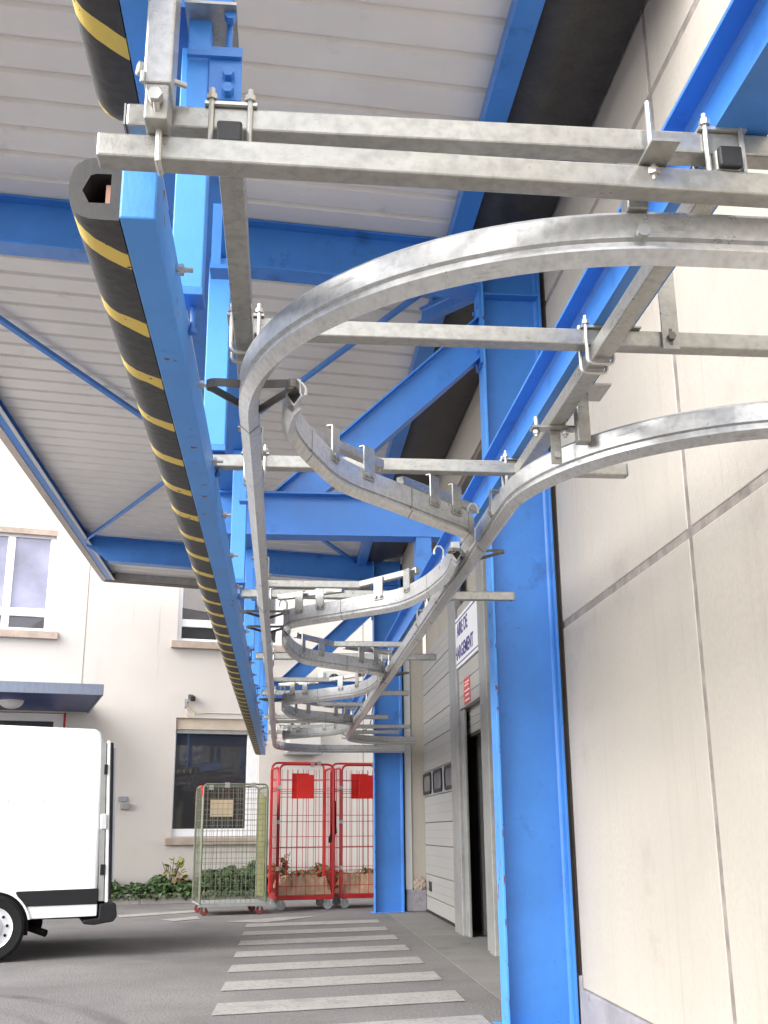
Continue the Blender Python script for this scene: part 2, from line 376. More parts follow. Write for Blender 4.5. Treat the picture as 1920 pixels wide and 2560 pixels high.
# ------------------------------------------------------------------ ground
g = MB(); g.poly([(-150, -150, 0), (150, -150, 0), (150, 150, 0), (-150, 150, 0)]); g.build('ground', M['asphalt'], kind='structure')
a = MB()
a.box((1.36, -8, -.1), (2.1, 6.27, .004)); a.box((1.36, 6.282, -.1), (2.1, 11.4, .004)); a.box((1.36, 11.412, -.1), (2.1, 14.55, .004))
a.build('concrete_apron', M['concrete'], kind='structure')
mk = MB()
ca, sa = math.cos(R(12.5)), math.sin(R(12.5))
for i in range(8):
    yy = 6.735 + i * .985 - (.985 if i == 7 else 0) * 8
    if i == 7: yy = 6.735 - .985
    mk.prism([(-.375, yy, .004), (1.135, yy + .335, .004), (1.140, yy + .335 + .455, .004), (-.365, yy + .445, .004)], (0, 0, .002))
for q in ([(-2.05, 14.75), (-1.1, 15.55), (-1.0, 15.15), (-1.95, 14.35)], [(-1.42, 13.95), (-1.02, 14.4), (-.95, 13.95), (-1.22, 13.65)],
          [(-.62, 13.45), (.0, 13.98), (.5, 14.12), (-.16, 13.25)]):
    mk.prism([(*p, .004) for p in q], (0, 0, .002))
mk.build('crosswalk_markings', M['marking'], kind='structure')

# ------------------------------------------------------------------ warehouse: near wall
WX = 1.62
wall = thing('warehouse_wall', 'cream ribbed panel wall of the warehouse with grey sealed joints beside the large blue column', 'wall', (WX, 0, 0))
pan = MB(); zs = [.187, 2.145, 4.225, 7.5]; ys = [-6, -.21, 4.075, 6.13]
for z0, z1 in zip(zs, zs[1:]):
    for y0, y1 in zip(ys, ys[1:]):
        pan.box((WX, y0 + (.019 if y0 > -5 else 0), z0 + (.019 if z0 > 1 else 0)), (WX + .1, y1 - (.019 if y1 < 6 else 0), z1 - .019))
pan.build('wall_panels', M['cream'], wall, bevel=.006)
s_ = MB(); s_.box((WX + .004, -6, .19), (WX + .09, 6.11, 7.4)); s_.build('joint_sealant', M['sealant'], wall)
p_ = MB(); p_.box((WX - .018, -6, -.05), (WX + .1, 6.10, .186)); p_.build('plinth', M['plinth'], wall, bevel=.01)
e_ = MB(); e_.box((WX + .03, 6.135, .1), (WX + .12, 6.40, 4.6)); e_.box((WX - .012, 6.30, .1), (WX + .029, 6.33, 4.6)); e_.build('edge_flashing', M['brown'], wall)
e_ = MB(); e_.box((WX - .02, 6.11, -.05), (WX + .029, 6.25, .25)); e_.build('plinth_end', M['plinth'], wall, bevel=.012)
# upper wall over the doors and the door bay behind it
up = thing('wall_over_doors', 'cream wall strip under the dark roof flashing above the loading doors', 'wall', (WX, 10, 4))
u_ = MB(); u_.box((WX, 6.42, 4.17), (WX + .3, 14.6, 7.5)); u_.build('wall_panel', M['cream'], up)
u_ = MB(); u_.box((WX + .02, 6.42, 4.12), (WX + .29, 14.6, 4.168)); u_.build('bottom_flashing', M['brown'], up)
bay = thing('door_bay_wall', 'shaded cream wall set back above and between the loading doors', 'wall', (1.95, 10, 0))
b_ = MB(); b_.box((1.95, 6.4, 0), (2.15, 9.43, 4.12)); b_.box((1.95, 9.43, 3.27), (2.15, 14.75, 4.12)); b_.build('wall_panel', M['cream'], bay)
pil = thing('wall_pilaster', 'narrow beige wall pier with a broken grey foot between blue column and white door', 'wall', (1.72, 14.8, 0))
p_ = MB(); p_.box((1.615, 14.62, .27), (1.70, 15.3, 4.6)); p_.build('white_edge', M['fasciawhite'], pil)
p_ = MB(); p_.box((1.703, 14.64, .3), (1.89, 15.3, 4.6)); p_.build('pier', M['cream'], pil, bevel=.01)
p_ = MB(); p_.box((1.62, 14.60, 0), (1.885, 15.3, .27)); ob = p_.build('broken_foot', M['plinth'], pil, bevel=.02)
p_ = MB(); bmesh.ops.create_icosphere(p_.bm, subdivisions=3, radius=1)
for v in p_.bm.verts:
    k = 1 + .25 * math.sin(v.co.x * 7) * math.sin(v.co.z * 9 + 1)
    v.co = Vector((1.79, 14.63, .34)) + Vector((v.co.x * .085, v.co.y * .03, v.co.z * .10)) * k
p_.build('mortar_patch', M['stone'], pil)
q_ = MB(); q_.box((1.585, 14.70, 0), (1.614, 15.3, 4.6)); q_.build('dark_joint', M['flash'], pil)

# ------------------------------------------------------------------ doors
sdoor = thing('sectional_door', 'closed white sectional door with three rounded windows at the far end of the wall', 'door', (1.9, 13.2, 0))
hs = [.03, .20, .465, .82, 1.095, 1.42, 1.735, 2.09, 2.365, 2.74, 3.0, 3.26]
d_ = MB()
for z0, z1 in zip(hs, hs[1:]):
    d_.box((1.88, 11.76, z0 + .004), (1.93, 14.73, z1 - .004))
    if z1 - z0 > .24 and not (1.4 < z0 < 1.5): pass
d_.build('door_panel', M['doorpanel'], sdoor, bevel=.006)
d_ = MB(); d_.box((1.90, 11.75, .0), (1.94, 14.74, 3.27)); d_.build('backing', M['groove'], sdoor)
d_ = MB()
for z0, z1 in zip(hs[1:], hs[2:]):
    if 1.4 < z0 < 1.5: continue
    for k in (1, 2):
        z = z0 + (z1 - z0) * k / 3; d_.box((1.8785, 11.77, z - .0025), (1.8815, 14.72, z + .0025))
d_.build('panel_rib', M['jamb'], sdoor)
d_ = MB(); d_.box((1.875, 11.76, .0), (1.93, 14.73, .03)); d_.build('bottom_seal', M['black'], sdoor)
def rrect(cx, cz, w_, h_, r, x, n=4):
    out = []
    for (sx, sz, a0) in ((1, 1, 0), (-1, 1, 90), (-1, -1, 180), (1, -1, 270)):
        for k in range(n + 1):
            t = R(a0 + 90 * k / n); out.append((x, cx + sx * (w_ / 2 - r) + r * math.cos(t), cz + sz * (h_ / 2 - r) + r * math.sin(t)))
    return out
for yc in (14.29, 13.33, 12.37):
    wf = MB(); o_ = rrect(yc, 1.578, .74, .27, .07, 1.862); i_ = rrect(yc, 1.578, .64, .19, .06, 1.862)
    o2 = [(1.8795, p[1], p[2]) for p in o_]; i2 = [(1.8795, p[1], p[2]) for p in i_]
    V_ = [[wf.bm.verts.new(p) for p in r_] for r_ in (o2, o_, i_, i2)]; n = len(o_)
    for a_, b2 in zip(V_, V_[1:]):
        for i in range(n): wf.bm.faces.new((a_[i], a_[(i + 1) % n], b2[(i + 1) % n], b2[i]))
    f_ = wf.build('window_frame', M['black'], sdoor)
    pn = MB(); pn.poly([(1.872, p[1], p[2]) for p in i_]); pn.build('window_pane', M['doorglass'], f_)
gq = MB(); gq.box((1.872, 14.09, .27), (1.8795, 14.33, .385)); gq.build('latch_plate', M['black'], sdoor)

ldoor = thing('loading_door', 'half raised loading door between two steel jambs opening on the dark warehouse', 'door', (1.85, 10.5, 0))
j_ = MB(); j_.box((1.80, 11.26, 0), (1.87, 11.75, 4.1)); j_.box((1.835, 11.07, 0), (1.868, 11.258, 2.19)); j_.build('jamb', M['jamb'], ldoor, bevel=.008)
j_ = MB(); j_.box((1.80, 9.66, 0), (2.0, 9.92, 4.1)); j_.box((1.77, 9.42, 0), (1.99, 9.657, 4.1)); j_.build('jamb', M['jamb'], ldoor, bevel=.008)
h_ = MB()
for z0, z1 in ((2.2, 2.315), (2.32, 2.46), (2.465, 2.62), (2.625, 3.265)): h_.box((1.83, 9.922, z0), (1.885, 11.258, z1))
h_.build('header_panel', M['doorpanel'], ldoor, bevel=.004)
h_ = MB(); h_.box((1.84, 9.922, 2.203), (1.88, 11.258, 3.26)); h_.build('header_backing', M['groove'], ldoor)
h_ = MB()
for k in range(6): h_.box((1.91, 9.5, 1.945 + k * .075), (1.93, 11.6, 2.018 + k * .075))
h_.build('shutter', M['doorpanel'], ldoor, bevel=.004)
h_ = MB(); h_.box((1.905, 9.5, 1.91), (1.935, 11.6, 1.944)); h_.build('shutter_seal', M['black'], ldoor)
h_ = MB(); h_.box((2.02, 11.3, 0), (2.07, 11.42, 3)); h_.build('inner_guide', M['jamb'], ldoor)

sign = thing('loading_bay_sign', 'white sign reading AIRE DE CHARGEMENT in dark blue above the half open door', 'sign', (1.82, 10.75, 2.87))
h_ = MB(); h_.box((1.808, 9.93, 2.625), (1.828, 11.62, 3.15)); h_.build('board', M['signwhite'], sign, bevel=.004)
h_ = MB(); h_.box((1.8055, 9.96, 3.10), (1.8078, 11.6, 3.114)); h_.box((1.8055, 9.96, 2.655), (1.8078, 11.6, 2.667)); h_.build('border_line', M['signblue'], sign)
def wallmat(x, y, z):    # text on a wall facing -X, read from the yard: text x -> -Y
    return Matrix.Translation(Vector((x, y, z)) - Vector((1.82, 10.75, 2.87))) @ Matrix(((0, 0, -1, 0), (-1, 0, 0, 0), (0, 1, 0, 0), (0, 0, 0, 1)))
text_mesh('lettering', 'AIRE DE', .19, M['signblue'], sign, wallmat(1.806, 10.83, 2.945), align='CENTER', squeeze=.98, bold=.004)
text_mesh('lettering', 'CHARGEMENT', .19, M['signblue'], sign, wallmat(1.806, 10.82, 2.71), align='CENTER', squeeze=1.0, bold=.004)
st = thing('red_notice', 'small red notice with pale print stuck under the white sign', 'notice', (1.825, 10.75, 2.35))
h_ = MB(); h_.box((1.8255, 10.57, 2.215), (1.8285, 10.93, 2.475)); h_.build('backing', M['stickerred'], st)
h_ = MB()
for z, y0, y1 in ((2.43, 10.62, 10.86), (2.40, 10.66, 10.88), (2.345, 10.60, 10.89), (2.30, 10.63, 10.85), (2.25, 10.60, 10.88)):
    h_.box((1.8242, y0, z - .006), (1.8253, y1, z + .006))
h_.build('print', M['signwhite'], st)

# dark interior
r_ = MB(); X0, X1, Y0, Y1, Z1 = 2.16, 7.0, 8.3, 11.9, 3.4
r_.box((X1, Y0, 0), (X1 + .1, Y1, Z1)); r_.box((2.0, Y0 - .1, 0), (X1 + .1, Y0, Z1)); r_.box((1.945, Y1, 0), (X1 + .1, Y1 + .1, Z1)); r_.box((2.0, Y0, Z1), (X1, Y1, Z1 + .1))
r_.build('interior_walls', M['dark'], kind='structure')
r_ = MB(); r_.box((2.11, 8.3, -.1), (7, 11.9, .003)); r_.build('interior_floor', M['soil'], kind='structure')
rack = thing('storage_rack', 'dim storage rack of stacked cartons inside the dark loading door', 'rack', (3.1, 11.6, 0))
k_ = MB()
for x in (2.5, 3.6):
    for y in (11.35, 11.85): k_.box((x, y, 0), (x + .05, y + .05, 2.4))
for z in (.3, .9, 1.5, 2.1): k_.box((2.5, 11.33, z), (3.65, 11.9, z + .04))
k_.build('frame', M['shelf'], rack)
for z, ws in ((.34, .34), (.94, .3), (1.54, .28)):
    for k in range(3):
        c_ = thing('carton', ['carton on the %s shelf of the rack, nearest the door' , 'carton in the middle of the %s rack shelf', 'carton on the %s rack shelf, deepest in the dark'][k] % {.34: 'bottom', .94: 'middle', 1.54: 'upper'}[z], 'box', (2.75 + k * .33, 11.58, z), group='cartons on the storage rack')
        q = MB(); q.box((2.62 + k * .34, 11.40, z + .001), (2.9 + k * .34, 11.8, z + ws - .05 * k)); q.build('box_body', M['carton'], c_, bevel=.006)
for k, (y, l) in enumerate(((10.35, .42), (10.18, .30))):
    hs_ = thing('hanging_strap', ['longer pale strap looping down in the dark door opening', 'shorter pale strap hanging in the dark door opening'][k], 'strap', (2.3, y, 2.0))
    q = MB(); q.tube([(2.3, y, 2.6), (2.3, y - .01, 1.9), (2.31, y - .04, 1.9 - l * .5), (2.3, y + .02, 1.9 - l * .9), (2.3, y + .05, 1.9 - l), (2.31, y + .06, 1.9 - l * .85)], .008, 6); q.build('strap', M['cardlabel'], hs_, smooth=True)

# ------------------------------------------------------------------ canopy roof
YR0 = 3.45      # near end of the roof
def rz_(x): return 4.735 - .068 * x
roof = thing('canopy_roof', 'large canopy roof of pale ribbed metal sheet over the loading yard', 'roof', (0, 6, 4.7))
sh = MB(); prof = []
y = YR0
while y < 16.8:
    prof += [(y, 0), (y + .196, 0), (y + .205, .027), (y + .237, .027)]; y += .25
rings = [[(x, yy, rz_(x) + zz) for yy, zz in prof] for x in (-2.80, 1.12)]
sh.loft(rings, closed=False, caps=False); sh.build('roof_sheet', M['roof'], roof)
sh = MB(); sh.poly([(-2.84, YR0, rz_(-2.8) + .12), (1.7, YR0, rz_(1.7) + .14), (1.7, 16.9, rz_(1.7) + .14), (-2.84, 16.9, rz_(-2.84) + .12)]); sh.build('roof_top', M['flash'], roof)
f_ = MB(); f_.box((-2.875, YR0, 4.80), (-2.845, 16.93, 5.02)); f_.box((-2.845, YR0, 4.80), (-2.79, 16.93, 4.812)); f_.build('fascia', M['fascia'], roof)
f_ = MB(); f_.box((-2.70, YR0, 4.79), (-2.66, 16.8, 4.802)); f_.build('trim_strip', M['fasciawhite'], roof)
f_ = MB(); f_.prism([(-2.845, 16.90, 4.79), (1.6, 16.90, 4.79 - .068 * 4.4), (1.6, 16.90, 4.95 - .068 * 4.4 + .1), (-2.845, 16.90, 5.02)], (0, .03, 0))
f_.prism([(-2.82, 16.82, 4.80), (1.6, 16.82, 4.80 - .068 * 4.4), (1.6, 16.9, 4.80 - .068 * 4.4), (-2.82, 16.9, 4.80)], (0, 0, .012)); f_.build('end_fascia', M['brown'], roof)
f_ = MB(); f_.prism([(-2.66, 16.80, 4.80), (1.1, 16.80, 4.56), (1.1, 16.80, 4.66), (-2.66, 16.80, 4.92)], (0, .012, 0)); f_.build('end_closure', M['kerb'], roof)
f_ = MB(); f_.prism([(-2.845, YR0 - .03, 4.79), (1.6, YR0 - .03, 4.79 - .068 * 4.4), (1.6, YR0 - .03, 4.95 - .068 * 4.4 + .1), (-2.845, YR0 - .03, 5.02)], (0, .028, 0)); f_.build('end_fascia', M['brown'], roof)
# blue perimeter members
pu = thing('outer_purlin', 'blue channel beam along the outer edge of the canopy roof', 'beam', (-2.72, 6, 4.85))
q = MB(); q.box((-2.775, YR0, 4.792), (-2.762, 16.78, 4.922)); q.box((-2.762, YR0, 4.909), (-2.70, 16.78, 4.921)); q.box((-2.762, YR0, 4.793), (-2.705, 16.78, 4.805)); q.build('channel', M['blue'], pu)
pu = thing('inner_edge_beam', 'blue beam along the inner edge of the roof sheet next to the black flashing', 'beam', (1.05, 6, 4.6))
q = MB(); q.box((.985, YR0, 4.555), (1.11, 16.78, 4.655)); q.build('beam', M['blue'], pu, bevel=.004)
fl = thing('black_roof_flashing', 'black membrane strip closing the gap between canopy roof and warehouse wall', 'flashing', (1.36, 6, 4.65))
q = MB(); rings = []
for i in range(60):
    yy = YR0 + i * .23; s1 = .012 * math.sin(i * 1.7); s2 = .010 * math.sin(i * 2.3 + 1)
    rings.append([(1.112, yy, 4.64), (1.2, yy, 4.60 + s1), (1.28, yy, 4.60 + s2), (1.32, yy, 4.615), (1.45, yy, 4.64 + s1 * .5), (1.60, yy, 4.66)])
q.loft(rings, closed=False, caps=False); q.build('membrane', M['flash'], fl, smooth=True)

def rafter(yc, label):
    t = thing('roof_beam', label, 'beam', (0, yc, 4.6), group='blue beams crossing under the roof')
    h = .345; x0, x1 = -2.78, 1.2; w_ = .16
    web = MB(); web.prism([(x0, yc - .005, rz_(x0) - .02), (x0 + .02, yc - .005, rz_(x0) - .12), (x0 + .36, yc - .005, rz_(x0 + .36) - h + .014), (x1, yc - .005, rz_(x1) - h + .014), (x1, yc - .005, rz_(x1) - .02)], (0, .01, 0)); web.build('web', M['blue'], t)
    tf = MB(); tf.prism([(x0, yc - w_ / 2, rz_(x0) - .019), (x1, yc - w_ / 2, rz_(x1) - .019), (x1, yc - w_ / 2, rz_(x1) - .006), (x0, yc - w_ / 2, rz_(x0) - .006)], (0, w_, 0)); tf.build('top_flange', M['blue'], t)
    bf = MB(); xa = x0 + .36; bf.prism([(xa, yc - w_ / 2, rz_(xa) - h), (x1, yc - w_ / 2, rz_(x1) - h), (x1, yc - w_ / 2, rz_(x1) - h + .013), (xa, yc - w_ / 2, rz_(xa) - h + .013)], (0, w_, 0)); bf.build('bottom_flange', M['blue'], t)
    return t
rafter(6.2, 'blue roof beam crossing above the near blue column')
rafter(14.65, 'blue roof beam crossing above the far blue column')

def column(yc, label, lab2):
    t = thing('steel_column', label, 'column', (1.4, yc, 0), group='blue steel columns')
    xl, xr, fw = 1.205, 1.588, .17
    web = MB(); web.box((xl + .014, yc - .005, .002), (xr - .014, yc + .005, 4.62)); web.build('web', M['blue'], t)
    f_ = MB(); f_.box((xl, yc - fw / 2, .002), (xl + .014, yc + fw / 2, 4.62)); f_.build('flange', M['blue_chip_lit'], t, bevel=.002)
    f_ = MB(); f_.box((xr - .014, yc - fw / 2, .002), (xr, yc + fw / 2, 4.62)); f_.build('flange', M['blue'], t, bevel=.002)
    fi = MB()
    for x, s in ((xl + .014, 1), (xr - .014, -1)): fi.prism([(x, yc - .005, .002), (x, yc - .023, .002), (x + s * .006, yc - .011, .002), (x + s * .018, yc - .0052, .002)], (0, 0, 4.6))
    fi.build('fillet', M['blue'], t, smooth=True)
    rc = MB(); rnd = random.Random(int(yc * 10))
    for z in (.12, .31, .74, .98, 1.42, 1.45, 2.02, 2.30, 2.62, 2.66, 2.70, 2.95, .52, 1.75):
        hh = rnd.uniform(.006, .035) if z < 2.6 else .05; ww = rnd.uniform(.003, .009); y_f = yc - fw / 2 - .0007
        n_ = 9; rc.poly([(xl + .013 - ww * (.5 + .5 * math.cos(2 * math.pi * k / n_) * rnd.uniform(.6, 1)), y_f, z + hh * math.sin(2 * math.pi * k / n_) * rnd.uniform(.6, 1)) for k in range(n_)])
        if rnd.random() < .5: rc.poly([(xl - .0007, yc - fw / 2 + .002 + .010 * (.5 + .5 * math.cos(2 * math.pi * k / n_) * rnd.uniform(.6, 1)), z + .02 + hh * .6 * math.sin(2 * math.pi * k / n_) * rnd.uniform(.6, 1)) for k in range(n_)])
    rc.build('rust_patch', M['rust'], t)
    sf = MB()
    for z in (4.28, 4.12, 3.86, 2.935, 2.67):
        sf.box((xl + .0145, yc - .08, z - .006), (xr - .0145, yc - .0055, z + .006)) if z > 4.2 else sf.box((xl + .0145, yc + .0055, z - .006), (xr - .0145, yc + .08, z + .006))
    sf.build('stiffener', M['blue'], t)
    ep = MB(); ep.box((xl - .016, yc - .085, 3.80), (xl - .001, yc + .085, 4.62))
    for z in (3.9, 4.2, 4.35, 4.5):
        for sy_ in (-.055, .055): ep.cyl((xl - .016, yc + sy_, z), (xl - .034, yc + sy_, z), .013, 6)
    ep.build('end_plate', M['blue'], t)
    bp = MB(); bp.box((1.16, yc - .11, -.01), (1.63, yc + .11, .0035)); bp.build('base_plate', M['blue_chip_lit'], t)
    return t
column(6.2, 'near tall blue steel column with chipped edge beside the cream panel wall', '')
column(14.65, 'far blue steel column standing behind the red roll cages', '')
pl_ = thing('corner_strut', 'short blue strut from the near column head to the inner roof edge beam', 'beam', (1.1, 6.5, 4.45))
q = MB(); q.ibeam((1.2, 6.24, 4.36), (.93, 6.9, 4.50), .11, .06); q.build('strut', M['blue'], pl_)

def bracket(yc, label):
    t = thing('support_bracket', label, 'bracket', (.6, yc, 2.7), group='blue triangular brackets on the columns')
    q = MB(); q.ibeam((-.42, yc, 2.803), (1.188, yc, 2.803), .265, .135, .008, .012); q.build('strut', M['blue'], t)
    q = MB()
    d = Vector((1.188 + .0, 0, 3.99)) - Vector((-.01, 0, 2.87)); upv = Vector((-d.z, 0, d.x)).normalized()
    q.ibeam((.0, yc, 2.872), (1.185, yc, 3.99), .212, .115, .007, .010, up=upv, cut0=2.9365, cut1=1.1885); q.build('diagonal_brace', M['blue'], t)
    return t
bracket(6.2, 'blue triangular bracket with diagonal brace on the near column')
bracket(14.65, 'blue triangular bracket with diagonal brace on the far column')

# bracing rods in the roof plane
rods = [((-2.72, 6.8), (1.02, 14.75), 'blue bracing angle running from the near outer roof edge to the far column head', .048, .07),
        ((-2.70, 14.4), (.95, 6.55), 'thin blue bracing rod running from the far outer roof corner to the near column head', .034, .115)]
for (x0, y0), (x1, y1), lab, wd, dz in rods:
    t = thing('bracing_rod', lab, 'brace', (x0, y0, rz_(x0) - .1), group='diagonal bracing rods under the roof')
    q = MB(); q.bar((x0, y0, rz_(x0) - dz), (x1, y1, rz_(x1) - dz), wd, .035); q.build('rod', M['blue'], t)
    q = MB()
    for x, y in ((x0, y0), (x1, y1)): q.box((x - .07, y - .09, rz_(x) - .045), (x + .07, y + .09, rz_(x) - .037))
    q.build('gusset_plate', M['blue'], t)

# ------------------------------------------------------------------ runway beams and posts
H = 1.0
rb = thing('runway_beam', 'long blue beam beside the warehouse wall carrying the right hand overhead track', 'beam', (.81, 8, 2.3))
q = MB(); zb, zt = H + 1.215, H + 1.39; xr, xl = .863, .758; xc = (xr + xl) / 2
q.ibeam((xc, .2, (zb + zt) / 2), (xc, 14.5, (zb + zt) / 2), zt - zb, xr - xl, .007, .009); q.build('beam', M['blue'], rb)
q = MB()
for yc in (6.2, 14.3): q.box((xc - .045, yc - .06, zt + .001), (xc + .045, yc + .06, 2.669))
q.build('spacer', M['blue'], rb)
rb2 = thing('hanger_beam', 'blue beam above the hanging posts behind the striped bumper rail', 'beam', (-.28, 8, 2.75))
q = MB(); q.ibeam((-.314, 1.2, 3.01), (-.314, 15.7, 3.01), .146, .17, .007, .01); q.build('beam', M['blue'], rb2)
q = MB()
for yc in (2.55, 4.6, 6.7, 8.8, 10.9): q.box((-.21, yc - .03, 2.395), (-.14, yc + .03, 2.407)); q.box((-.2095, yc - .004, 2.408), (-.185, yc + .004, 2.60))
q.build('cross_plate', M['blue'], rb2)

barY = [1.62, 2.42, 3.43, 5.52, 7.61, 9.71, 11.83, 12.94, 13.70]
postY = [2.33, 3.42, 5.42, 7.5, 9.6, 11.7, 13.2, 14.3, 15.3]
ordn = ['nearest', 'second', 'third', 'fourth', 'fifth', 'sixth', 'seventh', 'eighth', 'farthest']
proto = None
for i, yp in enumerate(postY):
    if proto is None:
        proto = thing('hanging_post', '', 'post', (-.248, yp, 2.23), group='blue posts hanging behind the bumper rail')
        q = MB(); q.box((-.286, yp, 2.236), (-.2105, yp + .075, 2.936)); q.build('post', M['blue_chip_lit'], proto, bevel=.003)
        q = MB(); q.box((-.288, yp - .004, 2.216), (-.208, yp + .079, 2.2355)); q.build('end_plate', M['blue'], proto, bevel=.002)
        q = MB()
        q.cyl((-.235, yp + .06, 2.15), (-.235, yp + .06, 2.215), .006, 8); q.cyl((-.235, yp + .06, 2.145), (-.235, yp + .06, 2.157), .012, 6)
        q.cyl((-.2865, yp + .03, 2.30), (-.32, yp + .03, 2.30), .008, 8); q.cyl((-.30, yp + .03, 2.30), (-.314, yp + .03, 2.30), .015, 6)
        q.build('bolt', M['blue'], proto); o = proto
    else:
        o = copy_tree(proto); o.location.y = yp
    o['label'] = f'{ordn[i]} blue hanging post behind the striped bumper rail' + (', at the near end of it' if i == 0 else ', counted from the camera')

def bumper(y0, y1, dz, name, label):
    t = thing(name, label, 'bumper', (-.3, y0, H + dz), group='striped bumper rails')
    xL, xR = -.308, (-.243 if dz < 1.2 else -.252); z0, z1 = H + dz, H + dz + .128
    q = MB(); q.box((xL, y0, z0), (xR, y1, z1)); q.build('blue_beam', M['blue_chip_lit'], t, bevel=.004)
    # D-section rubber, hollow at the near end
    zc = (z0 + z1) / 2; rx, rzv = .092, .064
    def dprof(k, xs):
        pts = [(xs, zc - rzv * k)]
        for i in range(13):
            a_ = R(-90 + 180 * i / 12); ca_, sa_ = math.cos(a_), math.sin(a_); pts.append((xs - .022 - (rx - .022) * k * max(0, ca_) ** .62, zc + rzv * k * math.copysign(abs(sa_) ** .72, sa_)))
        pts.append((xs, zc + rzv * k)); return pts
    xs = xL - .001
    q = MB(); outer = dprof(1, xs)
    n = len(outer)
    steps = 40; rings = []
    yl = y1 - .01
    stations = [(y0 + .01 + (yl - .07 - y0 - .01) * j / steps, 1.0) for j in range(steps + 1)] + [(yl - .045, .985), (yl - .025, .95), (yl - .01, .88), (yl, .74)]
    for yy, kk in stations:
        if dz < 1.2: kk = 1.0
        rings.append([(xs + (x - xs) * kk, yy, zc + (z - zc) * kk) for x, z in outer])
    vs = [[q.bm.verts.new(p) for p in r] for r in rings]
    for r0, r1 in zip(vs, vs[1:]):
        for i in range(n): q.bm.faces.new((r0[i], r0[(i + 1) % n], r1[(i + 1) % n], r1[i]))
    q.bm.faces.new(vs[-1]); 
    hole = [(xs - .018, zc - .03), (xs - .055, zc - .03), (xs - .068, zc - .005), (xs - .055, zc + .026), (xs - .045, zc + .03), (xs - .018, zc + .03)]
    q.build('rubber_fender', M['stripes'], t, smooth=True)
    # end cap with hexagonal hollow
    c = MB(); yy = y0 + .0095
    ov = [c.bm.verts.new((x, yy, z)) for x, z in outer]; hv = [c.bm.verts.new((x, yy, z)) for x, z in hole]
    eds = [c.bm.edges.new((ov[i], ov[(i + 1) % n])) for i in range(n)] + [c.bm.edges.new((hv[i], hv[(i + 1) % 6])) for i in range(6)]
    bmesh.ops.triangle_fill(c.bm, edges=eds, use_beauty=True)
    dv = [c.bm.verts.new((x, yy + .12, z)) for x, z in hole]
    for i in range(6): c.bm.faces.new((hv[i], hv[(i + 1) % 6], dv[(i + 1) % 6], dv[i]))
    c.bm.faces.new(dv)
    c.build('end_face', M['rubberend'], t)
    if dz < 1.2:
        q = MB(); q.box((xs - .03, yy + .02, zc - .028), (xs - .019, yy + .10, zc + .02)); q.build('hollow_block', M['copper'], t)
    q = MB(); yb = y0 + .35
    while yb < y1 - .2:
        q.cyl((xR, yb, zc + .03), (xR + .035, yb, zc + .03), .006, 8); q.cyl((xR + .006, yb, zc + .03), (xR + .016, yb, zc + .03), .013, 6); yb += .62
    q.build('bolt', M['rod'], t)
    q = MB(); yb = y0 + .62
    while yb < y1 - .3:
        q.cyl((xs - rx - .0005, yb, zc), (xs - rx + .01, yb, zc), .011, 8); yb += .69
    return t
bumper(1.73, 15.85, 1.05, 'bumper_rail', 'long lower blue beam with black and yellow striped rubber bumper facing the yard')
bumper(-1.418, 1.955, 1.39, 'bumper_rail', 'short upper striped bumper rail ending above the square crossbars')

# ------------------------------------------------------------------ support tubes
T = .045
for x0, lab in ((-.132, 'galvanised square tube above the left hand track'), (.749, 'galvanised square tube under the blue beam above the right hand track')):
    t = thing('support_tube', lab, 'tube', (x0 + T / 2, 1.6, 2.14), group='long square tubes over the tracks')
    q = MB(); q.box((x0, 1.605, H + 1.12), (x0 + T, 13.55, H + 1.163)); q.build('tube', M['galv'], t, bevel=.004)
    q = MB(); q.box((x0 + .001, 1.590, H + 1.121), (x0 + T - .001, 1.604, H + 1.162)); q.build('end_cap', M['black'], t, bevel=.004)

# crossbars
ext = [(-.288, 1.45), (-.145, 1.45), (-.257, 1.163), (-.26, 1.205), (-.2, 1.075), (-.19, 1.116), (-.2, 1.136), (.0, 1.5), (-.19, 1.45)]
blab = ['upper of the two nearest galvanised crossbars, clamped over the capped ends of the square tubes',
        'galvanised crossbar behind the near curve of the left track',
        'galvanised crossbar ending in front of the cream wall above the right track curve',
        'galvanised crossbar whose end stands out against the near blue column',
        'fifth galvanised crossbar from the camera, ending beside the dark sectional door',
        'sixth galvanised crossbar from the camera, crossing in front of the far column',
        'seventh galvanised crossbar from the camera, short end beside the far column',
        'galvanised crossbar reaching past the far column toward the pier',
        'last galvanised crossbar before the far turn of the tracks']
for i, (yb, (x0, x1)) in enumerate(zip(barY, ext)):
    t = thing('crossbar', blab[i], 'crossbar', ((x0 + x1) / 2, yb, H + 1.165), group='galvanised crossbars above the tracks')
    q = MB(); z0 = H + 1.165; q.box((x0, yb, z0), (x1, yb + T, z0 + .044)); q.build('tube', M['galv'], t, bevel=.004)
    q = MB()
    for xx in (x0, x1):
        s = -1 if xx == x0 else 1; q.box((min(xx + s * .001, xx + s * .004), yb + .001, z0 + .001), (max(xx + s * .001, xx + s * .004), yb + T - .001, z0 + .043))
    q.build('end_cap', M['grey'], t)
    for xc2, k in ((-.132 + T / 2, -1), (.749 + T / 2, 1)):
        if xc2 < x0: continue
        q = MB()
        q.box((xc2 - .045, yb - .008, z0 + .0445), (xc2 + .045, yb + T + .008, z0 + .051))
        q.ubolt((xc2, yb - .0065, z0 + .051), .066, .105, .005); q.ubolt((xc2, yb + T + .0065, z0 + .051), .066, .105, .005)
        q.build('u_bolt_clamp', M['rod'], t, smooth=True)
    if i >= 1:
        q = MB(); q.box((xc - .05, yb - .012, z0 + .045), (xc + .07, yb + T + .012, H + 1.2145))
        q.build('beam_packer', M['galv'], t)
